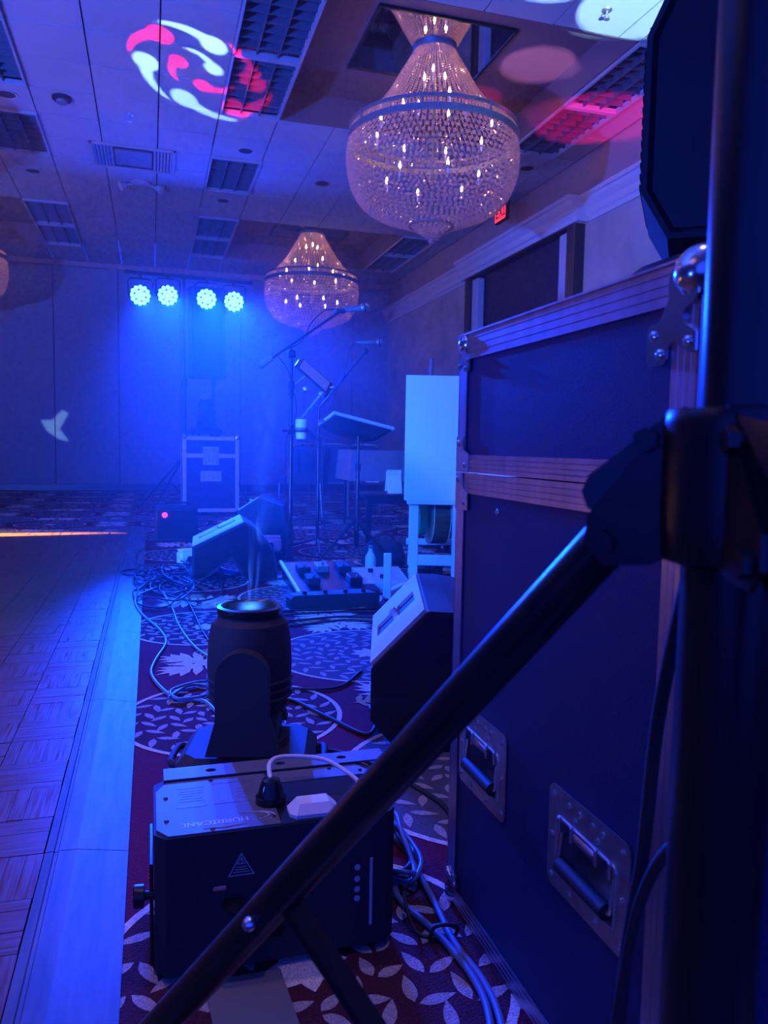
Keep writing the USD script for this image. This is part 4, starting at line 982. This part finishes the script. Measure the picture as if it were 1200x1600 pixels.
cable_thing('microphone cable running along the long boom and down the stand', [(X0 + .29, Y0 - .02, 1.805), (X0 + .22, Y0 - .03, 1.79), (X0 + .13, Y0 - .02, 1.70), (X0 + .06, Y0 - .03, 1.57), (X0 - .06, Y0 - .03, 1.50), (X0 - .10, Y0 - .02, 1.47), (X0 - .03, Y0 - .04, 1.36), (X0 + .03, Y0 - .03, 1.1), (X0 - .035, Y0 - .03, .9), (X0 - .05, Y0 - .03, .5), (X0 - .03, Y0 - .05, .2), (X0 - .06, Y0 - .16, .008), (X0 - .25, Y0 - .4, .006)], .0038)
# tablet / song-sheet holder clamped to the stand
th = thing('tablet_holder', 'tilted tablet in a clamp on the tall microphone stand', 'tablet', (X0, Y0, 0))
T = mat4(np.array([.78, -.42, -.46]) / np.linalg.norm([.78, -.42, -.46]), (0, 0, 1), (0, 0, 1), (.215, -.05, 1.352))
ex = np.array([.245, 0, -.20]); ex = ex / np.linalg.norm(ex); ey = np.array([.35, .80, .42]); ey -= ex * (ey @ ex); ey /= np.linalg.norm(ey); ez = np.cross(ex, ey)
T = mat4(ex, ey, ez, (.165, .02, 1.345))
part(th, 'tablet', MB().box((0, 0, 0), (.27, .20, .014), .005, T=T), 'black_plastic')
part(th, 'screen', MB().box((0, 0, .0075), (.245, .165, .001), T=T).box((0, 0, -.0075), (.245, .165, .001), T=T), 'paper', label='pale grey sheet facing out')
part(th, 'cradle', MB().box((.14, 0, -.012), (.022, .22, .03), .004, T=T).box((-.14, 0, -.012), (.022, .10, .03), .004, T=T), 'black_metal')
part(th, 'arm', MB().cyl((.215, .0, 1.215), (.08, 0, 1.05), .009, n=10).cyl((.0, 0, 1.25), (.10, .0, 1.34), .009, n=10).cyl((.08, 0, 1.05), (0, 0, 1.03), .009, n=8), 'grey_steel', 40)
part(th, 'knob', MB().ball((.215, 0, 1.215), (.02, .02, .02), 2).ball((.285, -.02, 1.262), (.02, .02, .014), 2).ball((.10, 0, 1.245), (.018, .018, .022), 2), 'chrome', True)
ch = thing('cup_holder', 'ring clamp holding a white cup on the tall microphone stand', 'cup holder', (X0, Y0, 0))
part(ch, 'ring', MB().tube(np.array([(.072 + .047 * math.cos(a), .047 * math.sin(a), .955) for a in np.arange(24) / 24 * 2 * PI]), .004, 6, closed=True), 'black_metal', True)
part(ch, 'clamp', MB().box((.0, 0, .955), (.045, .045, .04), .006).cyl((-.02, 0, .955), (-.06, 0, .955), .008, n=8), 'black_metal')
cu = thing('cup', 'white cup hanging in the ring on the tall microphone stand', 'cup', (X0 + .072, Y0, .90))
part(cu, 'cup_wall', MB().lathe([(0, .0), (.036, .0), (.044, .135), (.046, .138), (.042, .138), (.034, .006), (0, .006)], 24), 'white_plastic', 40)
part(cu, 'cup_band', MB().lathe([(.0395, .045), (.0412, .045), (.0425, .078), (.0408, .078)], 24, closed=True), 'print_dark')
# second stand with a boom, farther back
X1, Y1 = 1.292, 6.2
m2 = thing('microphone_stand', 'thinner microphone stand behind, its boom bent up to the right in the haze', 'microphone stand', (X1, Y1, 0))
for a in (.4, 2.5, 4.6):
    d = np.array([math.cos(a), math.sin(a), 0]); part(m2, 'leg', MB().cyl(d * .02 + [0, 0, .10], d * .30 + [0, 0, .012], .010, n=8), 'black_metal', 40)
part(m2, 'pole', MB().cyl((0, 0, .06), (0, 0, .90), .013, n=12).cyl((0, 0, .88), (0, 0, 1.16), .010, n=12), 'black_metal', 40)
part(m2, 'clutch', MB().cyl((0, 0, .84), (0, 0, .92), .019, n=12), 'black_plastic', 40)
part(m2, 'boom', MB().cyl((.0, 0, 1.15), (.38, 0, 1.62), .008, n=10), 'black_metal', 40)
part(m2, 'mic_clip', MB().box((.385, 0, 1.63), (.03, .03, .05), .005), 'black_plastic')
Tm = aim((X1 + .47, Y1, 1.70), (1, -.1, .05))
mic('far microphone at the end of the bent boom, faint in the haze', Tm)
cable_thing('cable drooping from the far microphone along its bent boom', [(X1 + .30, Y1, 1.69), (X1 + .25, Y1 - .02, 1.64), (X1 + .22, Y1 - .02, 1.52), (X1 + .19, Y1 - .02, 1.40), (X1 + .10, Y1 - .03, 1.22), (X1 + .03, Y1 - .03, .9), (X1 + .04, Y1 - .03, .4), (X1 + .06, Y1 - .04, .008)], .004)
# plate stand (tilted tray on a tripod)
X2, Y2 = 1.44, 5.5
ps = thing('music_stand', 'tripod stand holding a wide tilted black tray with a bright edge', 'music stand', (X2, Y2, 0))
part(ps, 'pole', MB().cyl((0, 0, .24), (0, 0, .70), .014, n=12).cyl((0, 0, .66), (0, 0, .95), .011, n=12), 'black_metal', 40)
part(ps, 'hub', MB().cyl((0, 0, .29), (0, 0, .35), .022, n=12).cyl((0, 0, .68), (0, 0, .73), .02, n=12), 'black_plastic', 40)
for a in (-2.85, -1.15, .95):
    d = np.array([math.cos(a), math.sin(a), 0]); part(ps, 'leg', MB().cyl(d * .02 + [0, 0, .32], d * (.42 if a > -2 else .34) + [0, 0, .012], .011, n=8), 'black_metal', 40)
ex = np.array([.46, .05, -.10]); ex /= np.linalg.norm(ex); ey = np.array([-.1, .95, -.26]); ey -= ex * (ey @ ex); ey /= np.linalg.norm(ey); T = mat4(ex, ey, np.cross(ex, ey), (-.02, .0, .99))
part(ps, 'tray', MB().hull([(x, y, z) for x, y in ((-.22, -.14), (.22, -.14), (.22, .14), (-.22, .14)) for z in (-.008, .008)] + [(x * .55, y * .5 + .03, -.055) for x, y in ((-.22, -.14), (.22, -.14), (.22, .14), (-.22, .14))], T), 'black_plastic')
rim = sbox(-.235, -.155, .235, .155).difference(sbox(-.222, -.142, .222, .142))
part(ps, 'tray_rim', MB().prism(rim, .022, T, z0=-.002), 'panel_grey', label='bright raised rim')
part(ps, 'knob', MB().lathe([(0, 0), (.012, 0), (.014, .018), (0, .03)], 12, T=T @ mat4((1, 0, 0), (0, 1, 0), (0, 0, 1), (-.05, .05, .01))).cyl((-.30, 0, 1.03), (-.22, 0, 1.035), .009, n=8).ball((-.21, 0, 1.035), (.02, .016, .02), 1), 'chrome', 40)

# ================================================================== BANQUET CHAIRS
def make_chair(label, loc, rz):
    t = thing('banquet_chair', label, 'chair', loc, rz)
    bk = affinity.translate(rrect(-.19, .42, .19, .86, .07), 0, 0)
    Tb = mat4((1, 0, 0), (0, .17, .985), (0, -.985, .17), (0, .17, 0))
    part(t, 'backrest', MB().prism(bk, .045, Tb), 'chair_fabric'); 
    part(t, 'seat', MB().box((0, -.02, .45), (.41, .42, .07), .025), 'chair_fabric')
    part(t, 'seat_frame', MB().box((0, -.02, .41), (.40, .40, .022), .004), 'frame_gold')
    part(t, 'back_frame', MB().tube(curve([(-.205, .19, .42), (-.205, .24, .68), (-.19, .31, .85), (0, .33, .88), (.19, .31, .85), (.205, .24, .68), (.205, .19, .42)], 6), .011, 8), 'frame_gold', True)
    for x in (-.19, .19):
        part(t, 'leg', MB().cyl((x, -.20, .42), (x * 1.03, -.22, .0), .011, n=8), 'frame_gold', 40); part(t, 'leg', MB().cyl((x, .19, .43), (x * 1.03, .26, .0), .011, n=8), 'frame_gold', 40)
    part(t, 'stretcher', MB().cyl((-.19, -.0, .2), (.19, .0, .2), .008, n=8).cyl((-.193, -.21, .2), (-.193, .23, .2), .008, n=8).cyl((.193, -.21, .2), (.193, .23, .2), .008, n=8), 'frame_gold')
    return t
c0 = make_chair('dark banquet chair behind the tall microphone stand, left of the pair', (1.72, 9.35, 0), PI + .15)
dup(c0, 'dark banquet chair behind the tall microphone stand, right of the pair', (2.18, 9.55, 0), PI - .25)
dup(c0, 'dark banquet chair farthest right, behind the tripod tray stand', (2.72, 9.9, 0), PI - .4)
# backpack and box on the left chair
bp = thing('backpack', 'dark hunched backpack on the left banquet chair', 'bag', (1.74, 9.15, .487))
part(bp, 'bag_body', MB().ball((0, .02, .22), (.17, .13, .23), 3).ball((.02, .0, .44), (.11, .10, .12), 3), 'dark_fabric', True)
part(bp, 'strap', MB().tube(curve([(-.10, -.11, .34), (-.12, -.17, .22), (-.10, -.12, .06)], 5), .014, 8), 'dark_fabric', True)

# ================================================================== LOW TABLE WITH PAPERS
lt = thing('low_table', 'low dark table in the haze left of the white framed stand', 'table', (2.02, 6.25, 0))
part(lt, 'top', MB().box((0, 0, .46), (.78, .46, .03), .006), 'black_metal')
for x in (-.34, .34):
    for y in (-.19, .19): part(lt, 'leg', MB().box((x, y, .2225), (.04, .04, .445), .004), 'black_metal')
for y in (-.2, .2): part(lt, 'apron', MB().box((0, y, .42), (.66, .02, .05)), 'black_metal')
def folder(label, loc, rz, tilt):
    t = thing('paper_folder', label, 'folder', loc, rz)
    part(t, 'front_cover', MB().box((0, 0, .09), (.13, .006, .18), T=rot((1, 0, 0), -tilt)), 'white_cloth'); part(t, 'back_cover', MB().box((0, .07, .09), (.13, .006, .18), T=rot((1, 0, 0), tilt)), 'white_cloth')
folder('pale folder standing open on the low table, left of two', (1.93, 6.15, .475), .1, 14); folder('pale folder standing open on the low table, right of two', (2.14, 6.15, .475), -.15, 10)
bx = thing('covered_table', 'long table under a pale cloth in the haze beyond the tray stand', 'table', (2.62, 8.2, 0))
part(bx, 'cloth', MB().hull([(x, y, .82) for x in (-.62, .62) for y in (-.32, .32)] + [(x * 1.04, y * 1.06, .50) for x in (-.62, .62) for y in (-.32, .32)]), 'grey_cloth')
for x in (-.55, .55):
    for y in (-.26, .26): part(bx, 'leg', MB().cyl((x, y, 0), (x, y, .52), .018, n=10), 'black_metal')
gb = thing('gear_bag', 'black gear bag on the carpet beside the white framed stand', 'bag', (1.62, 5.42, 0))
part(gb, 'bag_body', MB().hull([(.17 * math.cos(a) * k, .13 * math.sin(a) * k, z) for a in np.arange(12) / 12 * 2 * PI for k, z in ((.96, .0), (1, .05), (.85, .14), (.55, .18))]), 'dark_fabric', 40)
part(gb, 'handle', MB().tube(curve([(-.08, 0, .17), (-.05, 0, .215), (.05, 0, .215), (.08, 0, .17)], 5), .010, 8), 'rubber', True)
sh = thing('bottle', 'small pale bottle standing by the black gear bag', 'bottle', (1.40, 4.98, 0))
part(sh, 'bottle_body', MB().lathe([(0, 0), (.034, 0), (.036, .02), (.036, .12), (.02, .15), (.014, .16), (.014, .18), (0, .18)], 18), 'shoe_white', 40); part(sh, 'bottle_cap', MB().lathe([(.0, .178), (.017, .178), (.017, .198), (0, .199)], 14), 'grey_steel')

# ================================================================== WHITE FRAME WITH CLOTH PANEL, GUITAR BEHIND
wf = thing('framed_stand', 'white wooden framed stand with a pale cloth panel, left of the rack flight case', 'stand', (1.49, 4.5, 0), -.30)
for x in (.045, .30, .80):
    part(wf, 'post', MB().box((x, .03, .44), (.055 if x < .1 else .04, .045, .88), .004), 'white_paint')
part(wf, 'lower_rail', MB().box((.42, .03, .165), (.82, .035, .065), .004), 'white_paint')
part(wf, 'back_rail', MB().box((.42, .56, .215), (.82, .035, .04), .004), 'white_paint')
for x in (.045, .80): part(wf, 'rear_post', MB().box((x, .56, .25), (.04, .04, .50), .004), 'white_paint')
part(wf, 'table_top', MB().box((.42, .28, .525), (.84, .60, .03), .004), 'white_paint')
gx = np.linspace(-.02, .90, 24); gz = np.linspace(.535, 1.285, 14); vv = []
for z in gz:
    for x in gx: vv.append((x, -.012 - .012 * math.sin(x * 9 + z * 2) * (1 - (z - .53)) - .015 * math.exp(-((z - .76 + .02 * x) / .02) ** 2), z))
ff = [(i * 24 + j, i * 24 + j + 1, (i + 1) * 24 + j + 1, (i + 1) * 24 + j) for i in range(13) for j in range(23)]
vb = [(a, b + .012, c) for a, b, c in vv]
m_ = MB().add(vv, ff).add(vb, [f[::-1] for f in ff])
part(wf, 'cloth_panel', m_, 'white_cloth', True, label='pale stretched cloth panel')
part(wf, 'foot_post', MB().box((-.11, -.40, .13), (.045, .04, .26), .004), 'white_paint'); part(wf, 'foot_bar', MB().hull([(-.13, -.42, .01), (-.09, -.42, .01), (.03, .03, .01), (.07, .03, .01), (-.13, -.42, .05), (-.09, -.42, .05), (.03, .03, .05), (.07, .03, .05)]), 'white_paint')
gt = thing('guitar', 'acoustic guitar with a reddish brown body resting inside the white framed stand', 'guitar', (1.735, 4.70, .045))
go = unary_union([Point(0, .20).buffer(.195, quad_segs=10), Point(0, .455).buffer(.145, quad_segs=10), sbox(-.115, .2, .115, .455)]).buffer(.05).buffer(-.05)
Tg = mat4((0.15, .985, 0), (0, .0, 1), (.985, -.15, 0), (-.03, 0, .19))
part(gt, 'side', MB().prism(go.difference(go.buffer(-.006)), .10, Tg), 'guitar_wood'); part(gt, 'back', MB().prism(go, .005, Tg, z0=.10), 'guitar_wood'); tp_ = part(gt, 'soundboard', MB().prism(go, .005, Tg, z0=-.005), 'guitar_top')
for z in (-.005, .10): part(gt, 'binding', MB().prism(go.buffer(.003).difference(go.buffer(-.004)), .006, Tg, z0=z), 'binding')
part(gt, 'neck', MB().box((0, .80, -.010), (.05, .42, .022), .004, T=Tg), 'guitar_wood'); part(gt, 'headstock', MB().box((0, 1.09, -.004), (.075, .18, .016), .003, T=Tg), 'guitar_wood')
part(gt, 'rest', MB().box((.0, .0, .075), (.06, .30, .03), .004).box((0, -.10, .03), (.06, .03, .13)).box((0, .10, .03), (.06, .03, .13)), 'black_metal')
gm = thing('guitar', 'green figured guitar body beside the brown one inside the white framed stand', 'guitar', (1.665, 4.72, .10))
part(gm, 'body', MB().prism(affinity.scale(go, .55, .75, origin=(0, 0)), .045, Tg), 'green_shell'); part(gm, 'neck', MB().box((0, .60, .02), (.045, .5, .022), .004, T=Tg), 'dark_wood')
part(gm, 'rest', MB().box((-.02, 0, -.02), (.08, .2, .02)).box((-.02, -.07, -.06), (.06, .03, .09)).box((-.02, .07, -.06), (.06, .03, .09)), 'black_metal')

# ================================================================== PEDALBOARDS
pb = thing('pedalboard', 'sloping pedalboard with a bright left edge on the carpet below the microphone stand', 'pedalboard', (.785, 4.25, 0))
pp = Polygon([(0, .0), (.66, .0), (.66, .11), (.0, .035)])
part(pb, 'board', MB().prism(pp, .46, mat4((0, 1, 0), (0, 0, 1), (1, 0, 0), (.01, 0, 0))), 'black_metal')
part(pb, 'edge_bar', MB().hull([(x, y, z) for x in (-.008, .008) for y, z in ((0, .03), (0, .046), (.66, .108), (.66, .124))]), 'white_plastic', label='bright left edge bar')
for k, (x, y, m_) in enumerate(((.10, .42, 'black_plastic'), (.22, .44, 'grey_steel'), (.35, .42, 'black_plastic'), (.11, .18, 'black_plastic'), (.36, .17, 'black_metal'))):
    zz = .035 + .075 * y / .66 + .022; q = part(pb, 'pedal', MB().box((0, 0, 0), (.075, .12, .045), .006, T=rot((1, 0, 0), 6.5, (x, y, zz))), m_); part(q, 'switch', MB().cyl((x, y - .035, zz + .015), (x, y - .036, zz + .034), .009, n=10), 'chrome', 40)
p2 = thing('effects_unit', 'rounded black effects unit lying in front of the pedalboard', 'effects unit', (.93, 4.02, 0))
part(p2, 'case', MB().hull([(x, y, z) for x, y in ((-.24, -.06), (-.25, .04), (-.22, .09), (.20, .09), (.25, .05), (.24, -.05)) for z in (.0, .055)] + [(x * .93, y * .9, .075) for x, y in ((-.24, -.06), (-.25, .04), (.20, .09), (.24, -.05))]), 'black_plastic', 30)
for x in (-.16, -.05, .06, .16): part(p2, 'foot_switch', MB().cyl((x, -.01, .07), (x, -.01, .09), .012, n=12), 'black_metal', 40)
mb_ = thing('multi_pedal', 'flat pale blue pedal box with dark knobs right of the pedalboard', 'pedal', (1.33, 4.50, 0))
part(mb_, 'case', MB().hull([(x, y, z) for x, y in ((-.15, -.12), (.15, -.12), (.15, .12), (-.15, .12)) for z in (.0, .05 + .06 * (y > 0))]), 'label_plate')
for x, y in ((-.05, .05), (.06, .03), (0, -.04)): part(mb_, 'knob', MB().cyl((x, y, .07 + .25 * y * .9), (x, y, .10 + .25 * y), .016, n=12), 'black_plastic', 40)

# ================================================================== CABLES ON THE CARPET
rr = np.random.default_rng(11)
for k in range(15):                       # the tangle beside the dance floor
    c = np.array([rr.uniform(-.04, .26), rr.uniform(4.45, 5.7)]); pts = []
    a0 = rr.uniform(0, 2 * PI); n_ = rr.integers(9, 16); r = rr.uniform(.10, .24)
    for i in range(n_):
        a0 += rr.uniform(.35, 1.0) * (1 if k % 2 else -1); r = np.clip(r + rr.uniform(-.05, .05), .07, .26)
        p = c + np.array([r * math.cos(a0) * .8, r * 1.9 * math.sin(a0)]); pts.append((max(min(p[0], .42), -.10), min(max(p[1], 4.05), 6.3), .007 + .006 * k * rr.uniform(.3, 1.0)))
    cable_thing('black cable tangled in the heap between the dance floor and the notched floor monitor', pts, rr.uniform(.0042, .0062), group='cables in the tangled heap')
cable_thing('black cable loop spilling from the heap over the metal floor edge', [(.10, 4.9, .03), (-.03, 5.02, .032), (-.15, 5.12, .026), (-.185, 5.22, .032), (-.10, 5.30, .03), (.08, 5.2, .04)], .006)
cable_thing('blue-grey cable sweeping from the heap in a bend to the near moving head', [(.02, 4.6, .03), (-.08, 4.35, .025), (-.06, 4.05, .008), (.03, 3.65, .006), (.055, 3.40, .006), (.01, 3.12, .006), (-.005, 2.94, .006), (.03, 2.75, .006), (.08, 2.62, .006), (.16, 2.58, .006), (.20, 2.42, .006), (.24, 2.22, .006)], .0062, 'cable_blue')
cable_thing('thin blue-grey cable lying beside the looped cable left of the near moving head', [(.06, 4.5, .02), (.10, 4.1, .006), (.12, 3.7, .006), (.17, 3.3, .006), (.24, 3.05, .006)], .005, 'cable_blue')
cable_thing('small flat coil of blue-grey cable just left of the near moving head', [(.05, 2.62, .014), (.12, 2.74, .012), (.19, 2.72, .012), (.17, 2.62, .012), (.08, 2.60, .014), (.06, 2.68, .018), (.14, 2.76, .016), (.22, 2.80, .006), (.27, 2.86, .006)], .0052, 'cable_blue')
cable_thing('thin cable from the heap running forward past the coil', [(.17, 4.4, .02), (.20, 4.0, .006), (.22, 3.55, .006), (.26, 3.1, .006), (.30, 2.6, .006)], .0045)
cable_thing('cable crossing the carpet from the near moving head to the nearest floor monitor', [(.34, 2.06, .006), (.42, 2.52, .006), (.52, 2.34, .006), (.60, 2.16, .006), (.65, 2.22, .02), (.68, 2.40, .006)], .0065)
cable_thing('thin cable lying across the carpet right of the near moving head', [(.30, 2.8, .006), (.45, 2.66, .006), (.62, 2.62, .006), (.76, 2.80, .006)], .0045)
cable_thing('cable curving round behind the haze machine toward the rack case', [(.33, 1.98, .006), (.42, 2.08, .006), (.52, 2.02, .006), (.60, 1.86, .006), (.66, 1.66, .006), (.62, 1.50, .006)], .006)
cable_thing('pale thin cable from the floor up behind the haze machine', [(.38, 2.3, .006), (.40, 2.08, .006), (.42, 1.86, .006), (.44, 1.70, .006)], .0035, 'cable_blue')
for k, dy in enumerate((0, .10, .24, .33)):
    cable_thing('cable stretched across the carpet between the pedals and the near floor monitor', [(.36, 3.72 + dy * .6, .006), (.62, 3.60 + dy, .006), (.90, 3.66 + dy * .8, .006), (1.15, 3.58 + dy, .006), (1.45, 3.75 + dy, .006)], .0055, group='cables stretched in front of the pedals')
# knot of cables at the foot of the rack case
for k in range(6):
    pts = []; a0 = rr.uniform(0, 6)
    for i in range(9):
        a0 += rr.uniform(.5, 1.0); pts.append((.455 + .055 * math.cos(a0) + rr.uniform(-.012, .012), 1.50 + .13 * math.sin(a0) + rr.uniform(-.03, .03), .007 + .010 * k * rr.uniform(.4, 1)))
    cable_thing('blue-grey cable coiled in the gap between the haze machine and the rack case', pts, .005, 'cable_blue' if k % 2 else 'cable_black', group='cables coiled by the rack case')
cable_thing('thick cable running along the foot of the rack case toward the camera, left of two', [(.46, 1.42, .01), (.44, 1.33, .008), (.47, 1.22, .008), (.485, 1.13, .008), (.487, 1.06, .008), (.476, 1.0, .008), (.44, .90, .008), (.40, .8, .008)], .0062, 'cable_blue')
cable_thing('thick cable running along the foot of the rack case toward the camera, right of two', [(.50, 1.44, .02), (.50, 1.30, .008), (.492, 1.18, .008), (.50, 1.08, .008), (.492, 1.0, .008), (.46, .90, .008), (.43, .8, .008)], .0062, 'cable_blue')
solo('cable_tie', MB().tube(curve([(.455, 1.205, .004), (.462, 1.20, .028), (.485, 1.195, .032), (.505, 1.20, .02), (.50, 1.205, .003), (.47, 1.207, .003), (.44, 1.225, .006), (.432, 1.26, .03), (.437, 1.29, .045)], 6), .0035, 6), 'rubber', 'black cable tie round the two thick cables by the rack case', 'cable tie', smooth=True)
# ================================================================== HAZE
hz_n = {'t': ('texture_coordinate', {}), 'v': ('principled_volume', {'color': (.9, .92, 1.0), 'density': .019, 'anisotropy': .6})}
M['haze'] = usdkit.material(stage, '/World/Looks/haze', {'v': hz_n['v']}, [], volume='v.volume')
solo('stage_haze', MB().box((-.75, 8.2, 1.93), (9.9, 10.4, 3.80)), 'haze', 'thin blue haze hanging over the stage area', 'haze', kind='stuff')

# a wisp of haze rising from the near moving head's open top
n = {'t': ('texture_coordinate', {}), 'm': ('mapping', {'scale': (1, 1, .28)}), 'z': ('noise_texture', {'scale': 26.0, 'detail': 3.0, 'distortion': 1.2}),
     'r': ('map_range', {'from_min': .50, 'from_max': .72, 'to_min': 0.0, 'to_max': 3.0, 'clamp': True}), 'v': ('principled_volume', {'color': (.9, .92, 1.0), 'anisotropy': .3})}
M['wisp'] = usdkit.material(stage, '/World/Looks/wisp', n, [('t.object', 'm.vector'), ('m.vector', 'z.vector'), ('z.fac', 'r.value'), ('r.result', 'v.density')], volume='v.volume')
pw = curve([(.236, 1.91, .470), (.240, 1.91, .56), (.256, 1.91, .68), (.270, 1.91, .82), (.285, 1.92, .98), (.30, 1.93, 1.14)], 6)
solo('smoke_wisp', MB().tube(pw, np.interp(np.linspace(0, 1, len(pw)), [0, .25, .8, 1], [.010, .022, .045, .02]), 12), 'wisp', 'thin wisp of smoke rising from the near moving head light', 'smoke', smooth=True, kind='stuff')
